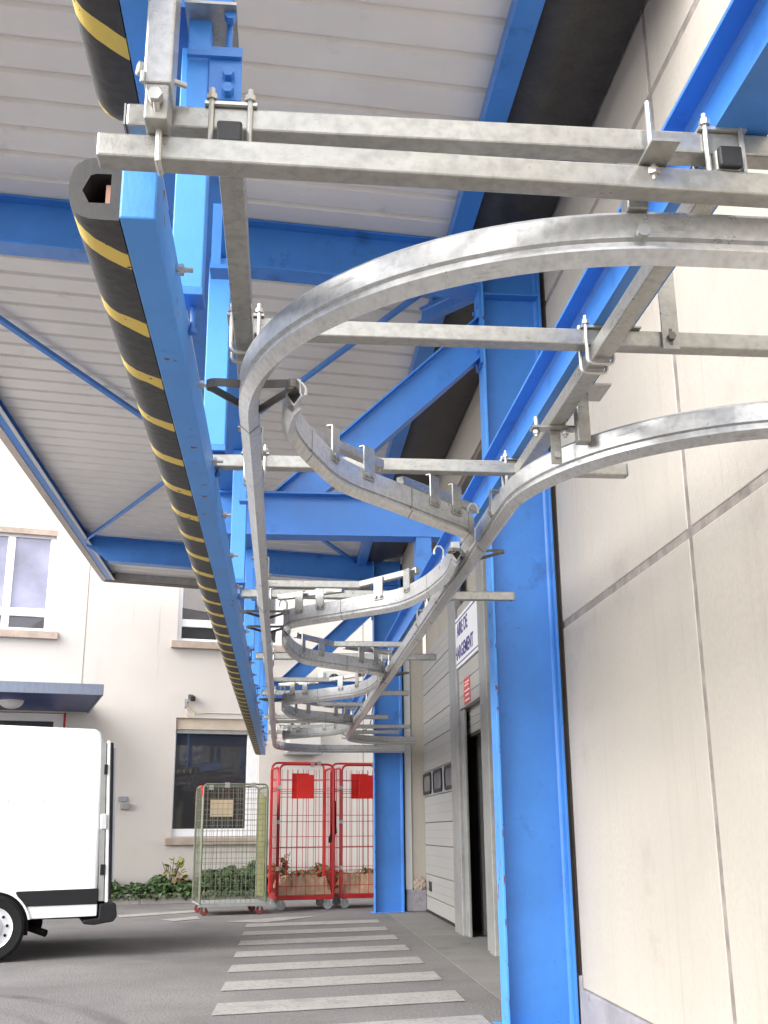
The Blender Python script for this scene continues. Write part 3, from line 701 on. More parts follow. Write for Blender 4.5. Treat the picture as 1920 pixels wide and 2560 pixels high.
t = thing('crossbar', 'lower of the two nearest galvanised crossbars, its left end held by a hook bolt', 'crossbar', (.5, 1.6, 2.07), group='galvanised crossbars above the tracks')
q = MB(); q.loft([[(x, y_ + dy, z) for dy, z in ((0, H + 1.072), (T, H + 1.072), (T, H + 1.117), (0, H + 1.117))] for x, y_ in ((-.325, 1.575), (1.45, 1.615))]); q.build('tube', M['galv'], t, bevel=.004)

hp = thing('hanger_post', 'silver telescoping square post at the top left carrying the nearest crossbar', 'post', (-.225, 1.57, 2.12))
q = MB(); q.box((-.249, 1.530, H + 1.185), (-.203, 1.606, 4.3)); q.build('outer_tube', M['rail'], hp, bevel=.004)
q = MB(); q.box((-.245, 1.534, H + 1.1175), (-.207, 1.602, H + 1.1845)); q.build('inner_tube', M['galv'], hp, bevel=.003)
q = MB()
q.cyl((-.262, 1.55, H + 1.225), (-.185, 1.59, H + 1.225), .005, 8); q.cyl((-.262, 1.55, H + 1.225), (-.252, 1.555, H + 1.225), .012, 6)
q.tube([(-.252, 1.549, H + 1.215), (-.249, 1.528, H + 1.20), (-.2495, 1.527, H + 1.18)], .004, 6)
q.build('wing_bolt', M['rod'], hp)
q = MB(); q.tube([(-.226, 1.528, H + 1.155), (-.224, 1.522, H + 1.14), (-.223, 1.566, H + 1.12), (-.222, 1.568, H + 1.06), (-.221, 1.58, H + 1.055), (-.221, 1.60, H + 1.058)], .0055, 8)
q.cyl((-.226, 1.512, H + 1.150), (-.226, 1.5295, H + 1.150), .0125, 6); q.build('hook_bolt', M['rod'], hp)

# post and bracket at the top of the picture
bp0 = thing('bracket_post', 'blue post with bolted angle plate beside the silver hanger post', 'post', (-.19, 1.75, 2.22))
q = MB(); q.box((-.200, 1.71, H + 1.22), (-.158, 1.78, 2.9)); q.build('post', M['blue_chip_lit'], bp0, bevel=.003)
q = MB(); q.box((-.157, 1.700, H + 1.285), (-.098, 1.706, H + 1.40)); q.box((-.199, 1.690, H + 1.372), (-.1, 1.699, H + 1.384)); q.build('angle_plate', M['blue'], bp0)
q = MB()
for z in (1.30, 1.335, 1.46): q.cyl((-.122, 1.70, H + z), (-.122, 1.682, H + z), .011, 6)
q.cyl((-.124, 1.715, H + 1.22), (-.124, 1.715, H + 1.52), .006, 8); q.build('bolt', M['blue'], bp0)
q = MB(); q.box((-.205, 1.665, H + 1.465), (-.11, 1.78, H + 1.471)); q.build('slotted_plate', M['galv'], bp0)
q = MB(); q.box((-.235, 1.69, H + 1.475), (-.12, 1.80, H + 1.56)); q.build('top_block', M['blue'], bp0)

# ------------------------------------------------------------------ tracks
ZR = H + .98
w2 = .0235
PROF = [(0, ZR), (w2, ZR + .022), (w2, ZR + .027), (w2 - .009, ZR + .030), (w2 - .009, ZR + .041), (w2, ZR + .045), (w2, ZR + .092), (w2 - .006, ZR + .100),
        (-w2 + .006, ZR + .100), (-w2, ZR + .092), (-w2, ZR + .045), (-w2 + .009, ZR + .041), (-w2 + .009, ZR + .030), (-w2, ZR + .027), (-w2, ZR + .022)]
def arc(cx, cy_, rx, ry, a0, a1, n=22):
    return [(cx + rx * math.cos(R(a0 + (a1 - a0) * i / n)), cy_ + ry * math.sin(R(a0 + (a1 - a0) * i / n))) for i in range(n + 1)]
XL, XR_ = -.100, .722
pathL = [(1.5, 1.70)] + arc(.705, 2.52, .805, .82, 270, 180, 26) + [(XL, 6), (XL, 10)] + arc(.70, 13.50, .80, .88, 180, 90, 18) + [(1.6, 14.40)]
pathR = [(1.55, 2.53)] + arc(1.47, 3.33, .748, .80, 270, 180, 24) + [(XR_, 8)] + arc(1.42, 12.30, .698, .78, 180, 90, 16) + [(1.58, 13.09)]
tl = thing('overhead_track', 'left hand overhead track with the wide near curve below the two nearest crossbars', 'track', (XL, 1.7, ZR), group='overhead conveyor tracks')
q = MB(); q.sweep(pathL, PROF); q.build('rail', M['rail'], tl)
tr = thing('overhead_track', 'right hand overhead track curving out in front of the cream wall', 'track', (XR_, 2.5, ZR), group='overhead conveyor tracks')
q = MB(); q.sweep(pathR, PROF); q.build('rail', M['rail'], tr)
# joints between lengths of track
for t, sp_ in ((tl, [((1.02, 1.70), 'x'), ((XL, 2.62), 'y'), ((XL, 5.0), 'y'), ((XL, 8.4), 'y')]), (tr, [((XR_, 3.8), 'y'), ((XR_, 6.9), 'y'), ((XR_, 10.1), 'y')])):
    for (x, y_), ax in sp_:
        k = .0045
        ring = [(a * 1.025, ZR - .001 + (z - ZR) * 1.01) for a, z in PROF]
        q = MB()
        if ax == 'x': q.loft([[(x + s, y_ + a, z) for a, z in ring] for s in (-.002, .002)])
        else: q.loft([[(x + a, y_ + s, z) for a, z in ring] for s in (-.0025, .0025)])
        q.build('joint_line', M['lever'], t)
# hangers from tube to track
def hang(t, x, y_, along=True):
    q = MB(); q.box((x - .02, y_ - .0035, ZR + .05), (x + .02, y_ + .0035, H + 1.117)) if not along else q.box((x - .0035, y_ - .018, ZR + .04), (x + .0035, y_ + .018, H + 1.15))
    q.cyl((x, y_ - .012, ZR + .07), (x, y_ + .012, ZR + .07), .007, 6); q.build('hanger_plate', M['galv'], t)
for y_ in (2.95, 4.5, 6.6, 8.7, 10.8, 12.9):
    q = MB(); q.box((XL + w2 + .0006, y_ - .02, ZR + .05), (XL + w2 + .005, y_ + .02, H + 1.1195)); q.box((XL - .045, y_ - .02, H + 1.115), (XL + w2 + .0, y_ + .02, H + 1.1195))
    q.cyl((XL + w2, y_, ZR + .065), (XL + w2 + .014, y_, ZR + .065), .009, 6); q.build('hanger_plate', M['galv'], tl)
for y_ in (3.5, 4.6, 5.6, 7.7, 9.8, 11.9):
    q = MB(); q.box((XR_ - w2 - .005, y_ - .02, ZR + .05), (XR_ - w2 - .0006, y_ + .02, H + 1.1195)); q.box((XR_ - w2, y_ - .02, H + 1.115), (XR_ + .06, y_ + .02, H + 1.1195))
    q.cyl((XR_ - w2 - .014, y_, ZR + .065), (XR_ - w2, y_, ZR + .065), .009, 6); q.build('hanger_plate', M['galv'], tr)
# near hangers
nh = thing('track_hanger', 'slanted flat plate and square post hanging the near track curve from the crossbar', 'hanger', (.625, 1.66, 2.15))
q = MB(); q.box((.605, 1.53, H + 1.120), (.655, 1.70, H + 1.126)); q.build('flat_plate', M['galv'], nh)
q = MB(); q.box((.606, 1.675, ZR + .1005), (.646, 1.715, H + 1.1195)); q.build('square_post', M['galv'], nh, bevel=.003)
q = MB(); q.cyl((.63, 1.60, H + 1.09), (.63, 1.60, H + 1.25), .0055, 8); q.cyl((.63, 1.60, H + 1.10), (.63, 1.60, H + 1.112), .012, 6); q.cyl((.628, 1.6755, ZR + .05), (.628, 1.662, ZR + .05), .012, 10); q.build('bolt', M['rod'], nh)
nh = thing('track_hanger', 'flat slotted strap bolted to the crossbar in front of the cream wall', 'hanger', (.955, 2.40, 2.2))
q = MB(); q.loft([[(.955 + a, y_, z) for a, y_ in ((-.022, 2.408), (.022, 2.408), (.022, 2.413), (-.022, 2.413))] for z in (H + 1.155, H + 1.165, H + 1.5)]); q.build('strap', M['galv'], nh, bevel=.001)
q = MB(); q.cyl((.955, 2.407, H + 1.187), (.955, 2.396, H + 1.187), .011, 6); q.box((.951, 2.4065, H + 1.166), (.959, 2.4078, H + 1.21)); q.build('bolt', M['lever'], nh)
nh = thing('track_hanger', 'square post and clip plates hanging the right track curve under the blue beam', 'hanger', (.83, 2.82, 2.1))
q = MB(); q.box((.815, 2.80, ZR + .07), (.852, 2.838, H + 1.199)); q.build('square_post', M['galv'], nh, bevel=.003)
q = MB(); q.box((.79, 2.75, H + 1.2), (.905, 2.87, H + 1.2065)); q.box((.70, 2.86, H + 1.112), (.83, 2.90, H + 1.119)); q.build('clip_plate', M['galv'], nh)
q = MB(); q.box((.757, 2.885, ZR + .03), (.787, 2.891, H + 1.111)); q.build('strap', M['galv'], nh)
q = MB()
for x in (.715, .80): q.cyl((x, 2.88, H + 1.09), (x, 2.88, H + 1.15), .006, 8); q.cyl((x, 2.88, H + 1.098), (x, 2.88, H + 1.108), .011, 6)
q.cyl((.772, 2.884, ZR + .055), (.772, 2.874, ZR + .055), .01, 6); q.build('bolt', M['rod'], nh)

# ------------------------------------------------------------------ S-shaped transfer tracks
def smooth(pts, n=6):
    out = []
    P = [pts[0]] + list(pts) + [pts[-1]]
    for i in range(1, len(P) - 2):
        p0, p1, p2, p3 = (Vector(p) for p in P[i - 1:i + 3])
        for k in range(n):
            t_ = k / n
            out.append(tuple(.5 * ((2 * p1) + (p2 - p0) * t_ + (2 * p0 - 5 * p1 + 4 * p2 - p3) * t_ ** 2 + (3 * p1 - p0 - 3 * p2 + p3) * t_ ** 3)))
    out.append(tuple(pts[-1])); return out
def transfer(y0, left, label, k=1.0):
    """odd ones start on the left track, even ones on the right track"""
    if y0 < 3:
        base = [(0, 0), (-.012, .11), (0, .22), (.06, .41), (.155, .62), (.34, .83), (.52, 1.03), (.60, 1.12), (.645, 1.22), (.645, 1.33)]; arms = (.57, .84, 1.0, 1.33)
    else:
        base = [(0, 0), (-.012, .2), (0, .40), (.04, .66), (.13, .91), (.33, 1.12), (.53, 1.31), (.61, 1.40), (.645, 1.49), (.64, 1.58)]; arms = (.80, 1.12, 1.24, 1.46)
    X = (lambda x: .012 + x) if left else (lambda x: .655 - x)
    sgn = 1 if left else -1
    P = smooth([(X(x), y0 + y_ * k) for x, y_ in base], 5)
    t = thing('transfer_track', label, 'track', (X(.3), y0, ZR), group='slanting transfer tracks between the two long tracks')
    wq = .017
    prof = [(0, ZR), (wq, ZR + .02), (wq, ZR + .024), (wq - .007, ZR + .026), (wq - .007, ZR + .034), (wq, ZR + .036), (wq, ZR + .099), (-wq, ZR + .099), (-wq, ZR + .036), (-wq + .007, ZR + .034), (-wq + .007, ZR + .026), (-wq, ZR + .024), (-wq, ZR + .02)]
    q = MB(); q.sweep(P, prof); q.build('rail', M['rail'], t)
    # open diamond end
    x, y_ = P[0]; c = Vector((x, y_ - .012, ZR + .045)); q = MB()
    o = [(x + a * .0205, y_ - .03, ZR + .044 + b * .030) for a, b in ((0, -1), (1, 0), (0, 1), (-1, 0))]
    i0 = [(x + a * .0165, y_ - .03, ZR + .044 + b * .0245) for a, b in ((0, -1), (1, 0), (0, 1), (-1, 0))]
    i1 = [(p[0], y_ + .0, p[2]) for p in i0]; o1 = [(p[0], y_ + .0, p[2]) for p in o]
    Vv = [[q.bm.verts.new(p) for p in r] for r in (o1, o, i0, i1)]
    for a_, b_ in zip(Vv, Vv[1:]):
        for j in range(4): q.bm.faces.new((a_[j], a_[(j + 1) % 4], b_[(j + 1) % 4], b_[j]))
    q.build('open_end', M['rail'], t)
    q = MB(); q.poly([(p[0], y_ - .027, p[2]) for p in i0]); q.build('hollow_shade', M['black'], t)  # black sheet standing for the shade inside the open tube
    za = H + 1.142
    A0, A1 = (X(.05), y0 + arms[0] * k), (X(.29), y0 + arms[1] * k)
    B0, B1 = (X(.37), y0 + arms[2] * k), (X(.69), y0 + arms[3] * k)
    q = MB(); q.bar((*A0, za + .006), (*A1, za + .006), .03, .03); q.build('support_arm', M['galv'], t, bevel=.003)
    q = MB(); q.bar((*B0, za + .006), (*B1, za + .006), .03, .03); q.build('support_arm', M['galv'], t, bevel=.003)
    yb = y0 + (arms[1] + .02) * k
    q = MB(); q.bar((X(.29), yb, za + .007), (X(.74), yb, za + .007), .032, .034); q.build('support_bar', M['galv'], t, bevel=.003)
    # bolted plates
    def at(f):
        n = f * (len(P) - 1); i = min(int(n), len(P) - 2); a_, b_ = Vector(P[i]), Vector(P[i + 1]); return a_.lerp(b_, n - i), (b_ - a_).normalized()
    for f in (.40, .49, .63, .71):
        p, d = at(f); nrm = Vector((d.y, -d.x)); 
        if nrm.y > 0: nrm = -nrm
        q = MB(); p3 = p + nrm * (wq + .004)
        q.loft([[Vector((p3.x, p3.y, z)) + Vector((d.x, d.y, 0)) * a + Vector((nrm.x, nrm.y, 0)) * b for a, b in ((-.026, -.0025), (.026, -.0025), (.026, .0025), (-.026, .0025))] for z in (ZR + .066, H + 1.152)])
        q.loft([[Vector((p3.x, p3.y, z)) + Vector((d.x, d.y, 0)) * a - Vector((nrm.x, nrm.y, 0)) * b for a, b in ((-.026, .0), (.026, .0), (.026, .018), (-.026, .018))] for z in (H + 1.1525, H + 1.1555)])
        for a in (-.014, .014):
            c0 = Vector((p3.x, p3.y, ZR + .080)) + Vector((d.x, d.y, 0)) * a + Vector((nrm.x, nrm.y, 0)) * .0025
            q.cyl(c0, c0 + Vector((nrm.x, nrm.y, 0)) * .007, .0085, 8)
        q.build('bolted_plate', M['galv'], t)
    for f in (.30, .58, .80):
        p, d = at(f); q = MB()
        ring = [(a * 1.03, ZR - .0008 + (z - ZR) * 1.01) for a, z in prof]; nn = Vector((-d.y, d.x))
        q.loft([[(p.x + d.x * s + nn.x * a, p.y + d.y * s + nn.y * a, z) for a, z in ring] for s in (-.0018, .0018)]); q.build('joint_line', M['lever'], t)
    # hooked rods at both ends
    for f in (.2, .93):
        p, d = at(f); q = MB()
        q.tube([(p.x, p.y, ZR + .10), (p.x, p.y, H + 1.135), (p.x + .012 * sgn, p.y, H + 1.15), (p.x + .028 * sgn, p.y, H + 1.15), (p.x + .038 * sgn, p.y, H + 1.135), (p.x + .038 * sgn, p.y, H + 1.115)], .0042, 7)
        q.cyl((p.x, p.y, ZR + .0995), (p.x, p.y, ZR + .11), .011, 6); q.build('hook_rod', M['rod'], t, smooth=True)
    return t
tlab = ['nearest transfer track, curving from the left track toward the right track', 'second transfer track from the camera, slanting back to the left track with bright side',
        'third transfer track from the camera, dark side plate, running toward the right track', 'fourth transfer track from the camera, pale side plate, below the fan unit',
        'fifth transfer track from the camera, dark, just above the last pale one', 'farthest transfer track, pale, in front of the grilled cooling unit']
for (y0, lf, k), lab in zip(((2.49, True, 1.0), (4.03, False, .97), (5.75, True, .98), (7.40, False, 1.03), (9.15, True, 1.0), (10.85, False, 1.0)), tlab):
    transfer(y0, lf, lab, k)

cb = thing('loose_cable', 'thin dark cable sagging between the far column and the track junction', 'cable', (1.0, 13.8, 2.2))
q = MB(); q.tube([(1.195, 14.5, 2.62), (1.15, 14.45, 2.36), (1.08, 14.3, 2.27), (.98, 14.0, 2.22), (.86, 13.6, 2.20), (.77, 13.2, 2.165)], .007, 6); q.build('cable', M['black'], cb, smooth=True)
# stop levers
def lever(x, y_, s, label):
    t = thing('stop_lever', label, 'lever', (x, y_, ZR + .05), group='looped steel levers at the track junctions')
    z = ZR + .055
    def flat(pts, hgt=(.020 if y_ < 3 else .012), th=.004):
        q = MB(); q.sweep(pts, [(-th / 2, z - hgt / 2), (th / 2, z - hgt / 2), (th / 2, z + hgt / 2), (-th / 2, z + hgt / 2)]); return q
    a_ = [(x + s * px, y_ + py) for px, py in ((.012, -.022), (0, -.024), (-.02, -.016), (-.10, -.005), (-.155, -.012), (-.185, -.012), (-.20, .0), (-.197, .018), (-.185, .03), (-.10, .16), (-.085, .165), (-.01, .04), (.012, .022), (.020, .0), (.012, -.0215))]
    q = flat(smooth(a_, 3)); q.build('loop', M['lever'], t)
    q = MB(); q.cyl((x, y_ - .013, z), (x, y_ + .012, z), .0125, 16); q.build('pivot', M['lever'], t)
    q = MB(); 
    n_ = 16; rr = [[q.bm.verts.new((x + r_ * math.cos(2 * math.pi * k / n_), y_ - d_, z + r_ * math.sin(2 * math.pi * k / n_))) for k in range(n_)] for r_, d_ in ((.0115, .0132), (.0115, .0165), (.0082, .0165), (.0082, .0135))]
    for a0, b0 in zip(rr, rr[1:]):
        for k in range(n_): q.bm.faces.new((a0[k], a0[(k + 1) % n_], b0[(k + 1) % n_], b0[k]))
    q.build('bearing_ring', M['cardlabel'], t)
    q = MB(); q.cyl((x, y_ - .0165, z), (x, y_ - .0132, z), .005, 10); q.build('pivot_bolt', M['rod'], t)
for x, y_, s, lab in ((.003, 2.435, 1, 'looped lever on the near curve, reaching across the bright blue post'), (.64, 4.0, -1, 'looped lever at the junction by the right track, in front of the near column'),
                      (.0, 5.25, 1, 'nearer of the two looped levers beside the middle blue posts'), (.0, 5.66, 1, 'farther of the two looped levers beside the middle blue posts'),
                      (.65, 7.35, -1, 'looped lever at the second junction on the right track'), (.0, 8.9, 1, 'looped lever at the third junction on the left track')):
    lever(x, y_, s, lab)

# ------------------------------------------------------------------ office facade (local frame: x along the wall, -y toward the yard)
FO = (-1.3, 18.2, 0); FR = R(14)
fac = thing('office_building', 'cream rendered office building across the end of the yard', 'building', FO, FR)
def fwall(rects, name='wall'):
    """solid wall between openings"""
    xs = sorted({-14, 7} | {r[0] for r in rects} | {r[1] for r in rects}); zs_ = sorted({0, 9} | {r[2] for r in rects} | {r[3] for r in rects})
    q = MB()
    for xa, xb in zip(xs, xs[1:]):
        run = None
        for za_, zb_ in list(zip(zs_, zs_[1:])):
            hole = any(r[0] <= xa and r[1] >= xb and r[2] <= za_ and r[3] >= zb_ for r in rects)
            if not hole: run = (run[0], zb_) if run else (za_, zb_)
            if hole or zb_ == 9:
                if run: q.box((xa, 0, run[0]), (xb, .3, run[1])); run = None
    return q
op = [(-6.5, -4.9, 4.11, 5.75), (-4.55, -2.54, 4.11, 5.75), (-.50, 1.3, 4.065, 5.5), (-.45, .94, .93, 2.80), (-4.6, -2.2, 0, 2.83)]
q = fwall(op); bmesh.ops.remove_doubles(q.bm, verts=q.bm.verts, dist=1e-5); q.build('wall', M['render'], fac)
q = MB(); q.box((-1.986, -.003, 2.86), (-1.974, .002, 6.2)); q.box((2.75, -.003, 0), (2.765, .002, 5)); q.build('expansion_joint', M['sealant'], fac)
def window(x0, x1, z0, z1, mull, transom, gl_top, gl_bot, sill=True, sillx=.13):
    w_ = MB(); d0, d1 = .10, .17; f = .085
    w_.box((x0, d0, z0), (x0 + f, d1, z1)); w_.box((x1 - f, d0, z0), (x1, d1, z1)); w_.box((x0 + f, d0 + .002, z0), (x1 - f, d1, z0 + f * .7)); w_.box((x0 + f, d0 + .002, z1 - f), (x1 - f, d1, z1))
    if transom: w_.box((x0 + f, d0 - .002, transom[0]), (x1 - f, d1 - .002, transom[1]))
    for m_ in mull: w_.box((m_ - .06, d0 - .004, z0 + f * .7), (m_ + .06, d1 - .004, z1 - f))
    fo = w_.build('window_frame', M['pvc'], fac, bevel=.006)
    if transom:
        q = MB(); q.poly([(x0, .15, z0), (x1, .15, z0), (x1, .15, transom[0]), (x0, .15, transom[0])]); q.build('window_pane', gl_bot, fo)
        q = MB(); q.poly([(x0, .15, transom[1]), (x1, .15, transom[1]), (x1, .15, z1), (x0, .15, z1)]); q.build('window_pane', gl_top, fo)
    if sill:
        q = MB(); q.prism([(x0 - sillx, -.10, z0 - .13), (x0 - sillx, -.10, z0 - .012), (x0 - sillx, .1, z0 + .0), (x0 - sillx, .1, z0 - .13)], (x1 - x0 + 2 * sillx, 0, 0)); q.build('window_sill', M['stone'], fac, bevel=.006)
window(-4.55, -2.54, 4.11, 5.75, [-3.23], (4.36, 4.49), M['skycurtainglass'], M['darkglass'])
window(-6.5, -4.9, 4.11, 5.75, [-5.7], (4.36, 4.49), M['skycurtainglass'], M['darkglass'])
window(-.50, 1.3, 4.065, 5.5, [.4], (4.325, 4.45), M['shadeglass'], M['darkglass'], sillx=.1)
# head trims
q = MB(); q.box((-4.56, -.004, 5.70), (-2.53, .05, 5.79)); q.build('window_head', M['stone'], fac)
# big ground floor window
q = MB(); q.box((.76, .08, .94), (.94, .16, 2.56)); q.box((-.45, .08, .935), (.755, .162, 1.055)); q.box((-.45, .079, .935), (-.425, .16, 2.56)); fo = q.build('window_frame', M['pvc'], fac, bevel=.006)
q = MB(); q.poly([(-.45, .14, 1.0), (.8, .14, 1.0), (.8, .14, 2.57), (-.45, .14, 2.57)]); q.build('window_pane', M['darkglass'], fo)
q = MB(); q.box((-.448, .04, 2.62), (.938, .25, 2.798)); q.build('roller_box', M['revealwood'], fac)
q = MB(); q.box((-.448, .055, 2.555), (.938, .2, 2.618)); q.build('roller_rail', M['jamb'], fac)
q = MB(); q.prism([(-.55, -.09, .81), (-.55, -.09, .915), (-.55, .12, .932), (-.55, .12, .81)], (1.62, 0, 0)); q.build('window_sill', M['stone'], fac, bevel=.006)
# entrance door under the canopy
q = MB(); q.box((-4.6, .08, 0), (-4.5, .18, 2.82)); q.box((-2.36, .08, 0), (-2.215, .18, 2.82)); q.box((-4.5, .08, 2.70), (-2.36, .18, 2.82)); fo = q.build('door_frame', M['pvc'], fac)
q = MB(); q.poly([(-4.5, .14, 0), (-2.36, .14, 0), (-2.36, .14, 2.7), (-4.5, .14, 2.7)]); q.build('door_pane', M['darkglass'], fo)
q = MB(); q.box((-2.213, -.006, 0), (-2.185, .05, 2.83)); q.build('red_trim', M['redline'], fac)
# dark inside behind openings
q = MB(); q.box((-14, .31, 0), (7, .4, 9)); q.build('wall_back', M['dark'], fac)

def ftw(x, y_, z=0):   # facade local -> world
    return (FO[0] + x * math.cos(FR) - y_ * math.sin(FR), FO[1] + x * math.sin(FR) + y_ * math.cos(FR), z)
cpy = thing('entrance_canopy', 'flat dark blue entrance canopy with grey fascia over the office door', 'canopy', ftw(-3.4, 0, 2.85), FR)
def L_(pts): return pts
q = MB(); q.box((-2.6, -2.45, 0), (1.53, -.004, .012)); q.build('soffit', M['cpyblue'], cpy)
q = MB(); q.box((-2.62, -2.5, -.02), (1.55, -2.452, .13)); q.box((1.532, -2.45, -.02), (1.56, -.004, .13)); q.build('fascia', M['cpygrey'], cpy, bevel=.004)
q = MB(); q.box((-2.6, -2.45, .10), (1.53, -.004, .128)); q.build('top_sheet', M['cpygrey'], cpy)
lp = thing('globe_lamp', 'white dome lamp fixed under the dark blue entrance canopy', 'lamp', ftw(-3.03, -1.35, 2.849), FR)
q = MB(); rings = []
for i in range(9):
    a_ = R(90 * i / 8); rings.append([(.17 * math.cos(a_) * math.cos(R(20 * k)), .17 * math.cos(a_) * math.sin(R(20 * k)), -.012 - .11 * math.sin(a_)) for k in range(18)])
rings[-1] = [(.004 * math.cos(R(20 * k)), .004 * math.sin(R(20 * k)), -.122) for k in range(18)]
q.loft(rings); q.build('globe', M['lampwhite'], lp, smooth=True)
q = MB(); q.cyl((0, 0, -.013), (0, 0, -.001), .175, 20); q.build('base_ring', M['pvc'], lp)

sc = thing('security_camera', 'small black camera on a wall bracket with a coiled cable above the large window', 'camera', ftw(-.26, 0, 3.05), FR)
q = MB(); q.box((-.07, -.03, -.08), (-.02, -.001, .05)); q.cyl((-.045, -.03, .0), (.0, -.13, .05), .012, 8); q.build('bracket', M['grey'], sc)
q = MB(); q.bar((.02, -.02, .09), (.03, -.26, .03), .075, .08); q.build('housing', M['black'], sc, bevel=.008)
q = MB(); q.cyl((.03, -.262, .0295), (.0302, -.268, .028), .022, 12); q.build('lens', M['darkglass'], sc)
q = MB(); q.tube([(-.01, -.03, .02), (.02, -.05, -.03)] + [(.03 + .065 * math.cos(R(a_)), -.04, -.16 + .085 * math.sin(R(a_))) for a_ in range(100, 500, 20)] + [(.12, -.02, -.19), (.3, -.008, -.165), (.9, -.008, -.165), (1.4, -.008, -.165)], .007, 6); q.build('cable', M['cardlabel'], sc, smooth=True)

wb = thing('wall_box', 'small grey intercom box on the facade behind the van door', 'box', ftw(-1.22, 0, 1.45), FR)
q = MB(); q.box((-.08, -.04, .02), (.06, -.001, .10)); q.build('back_plate', M['grey'], wb, bevel=.004)
q = MB(); q.box((-.05, -.10, -.10), (.10, -.001, -.0)); q.build('housing', M['jamb'], wb, bevel=.015)

def ac_unit(name, label, x0, x1, z0, z1, fan):
    t = thing(name, label, 'air conditioner', ftw((x0 + x1) / 2, 0, z0), FR, group='cooling units on the office wall')
    w_ = (x1 - x0) / 2; h_ = z1 - z0
    q = MB(); q.box((-w_, -.30, 0), (w_, -.03, h_)); q.build('casing', M['ac'], t, bevel=.012)
    q = MB()
    if fan:
        q.cyl((.05, -.304, h_ * .45), (.05, -.3005, h_ * .45), h_ * .36, 24); q.build('fan_opening', M['black'], t)
        q = MB(); q.cyl((.05, -.309, h_ * .45), (.05, -.3045, h_ * .45), h_ * .09, 12)
        for k in range(4): a_ = R(45 * k); q.bar((.05 - math.cos(a_) * h_ * .36, -.307, h_ * .45 - math.sin(a_) * h_ * .36), (.05 + math.cos(a_) * h_ * .36, -.307, h_ * .45 + math.sin(a_) * h_ * .36), .004, .006, up=(0, 1, 0))
        q.build('fan_guard', M['grey'], t)
        q = MB(); q.box((-w_ + .02, -.31, h_ * .55), (-w_ + .07, -.3005, h_ * .85)); q.build('service_panel', M['grey'], t)
    else:
        for k in range(22): q.box((-w_ + .04 + k * .019, -.305, .28), (-w_ + .05 + k * .019, -.3005, .36)); q.box((-w_ + .04 + k * .019, -.305, h_ - .12), (-w_ + .05 + k * .019, -.3005, h_ - .03))
        q.build('grille', M['black'], t)
        q = MB(); q.box((-w_ - .05, -.36, -.05), (w_ + .02, -.03, -.012)); q.build('drip_tray', M['jamb'], t)
    q = MB()
    for s in (-1, 1): q.box((s * w_ * .7 - .015, -.30, -.011), (s * w_ * .7 + .015, -.001, -.001))
    q.build('wall_bracket', M['jamb'], t)
ac_unit('fan_unit', 'small pale cooling unit with round black fan seen between the far tracks', 1.93, 2.26, 3.34, 3.63, True)
ac_unit('fan_unit', 'lower pale cooling unit with slotted grille behind the last transfer track', 1.38, 1.92, 2.27, 2.73, False)

# planter strip
KN = -1.0
q = MB(); q.box((-12, KN + .13, -.1), (6, -.02, .10)); o = q.build('soil', M['soil'], kind='structure'); o.location = FO; o.rotation_euler = (0, 0, FR)
q = MB(); x = -12
while x < 5:
    q.box((x + .004, KN, -.05), (x + .996, KN + .125, .14)); x += 1
o = q.build('kerb', M['kerb'], kind='structure', bevel=.012); o.location = FO; o.rotation_euler = (0, 0, FR)
def leaf(q, c, sz, tilt):
    az = random.uniform(0, 6.283); d = Vector((math.cos(az), math.sin(az), 0)); s = Vector((-d.y, d.x, 0))
    dn = (d * math.cos(tilt) - Vector((0, 0, 1)) * math.sin(tilt)); 
    c = Vector(c); k = sz
    pts = [c, c + dn * k * .35 + s * k * .42, c + dn * k * .75 + s * k * .28 , c + dn * k * 1.1, c + dn * k * .75 - s * k * .28, c + dn * k * .35 - s * k * .42]
    q.poly(pts)
q = MB()
def hmax(x):
    return .24 + .05 * math.sin(x * 2.1 + .6) + .05 * math.sin(x * 7.3) + .17 * math.exp(-((x - .75) / .42) ** 2) + .15 * math.exp(-((x - 1.9) / .6) ** 2) + .04 * math.sin(x * 17)
for _ in range(15000):
    x = random.uniform(-3.4, 3.6); y_ = random.uniform(KN + .02, -.04); hm = max(.08, hmax(x)) * (1 - .35 * ((y_ + .35) / .65) ** 2 if y_ < -.35 else 1)
    z = .10 + hm * (random.random() ** .6)
    if random.random() < .05: y_ = KN - .04 * random.random(); z = .1 + random.random() * .08
    leaf(q, (x, y_, z), random.uniform(.045, .085), random.uniform(.0, 1.3))
o = q.build('ivy_leaves', M['leaf']); o.location = FO; o.rotation_euler = (0, 0, FR)
tag(o, 'dark green ivy ground cover filling the bed along the office wall', 'ground cover', kind='stuff')
def plant(x, y_, h_, n, label, m):
    t = thing('leafy_plant', label, 'plant', ftw(x, y_, .1), FR, group='taller plants in the ivy bed')
    q = MB(); lv = MB()
    for k in range(n):
        a_ = random.uniform(0, 6.28); r_ = random.uniform(.02, .2); hh = h_ * random.uniform(.6, 1); tip = Vector((math.cos(a_) * r_, math.sin(a_) * r_ * .5, hh))
        q.tube([(0, 0, 0), tip * .5 + Vector((0, 0, .04)), tip], .005, 5)
        for j in range(5):
            leaf(lv, tip * random.uniform(.75, 1.0) + Vector((random.uniform(-.04, .04), random.uniform(-.03, .03), random.uniform(-.02, .03))), random.uniform(.06, .12), random.uniform(-.4, 1.2))
    q.build('stem', M['stem'], t); lv.build('leaves', m, t)
plant(-.50, -.55, .55, 11, 'yellow green leafy plant rising from the ivy left of the grey cage', M['leafy'])
plant(-.36, -.62, .34, 7, 'dry straw coloured plant drooping in the ivy bed', M['straw'])
plant(1.25, -.5, .60, 7, 'thin reddish stemmed plant behind the front red cage', M['stem'])
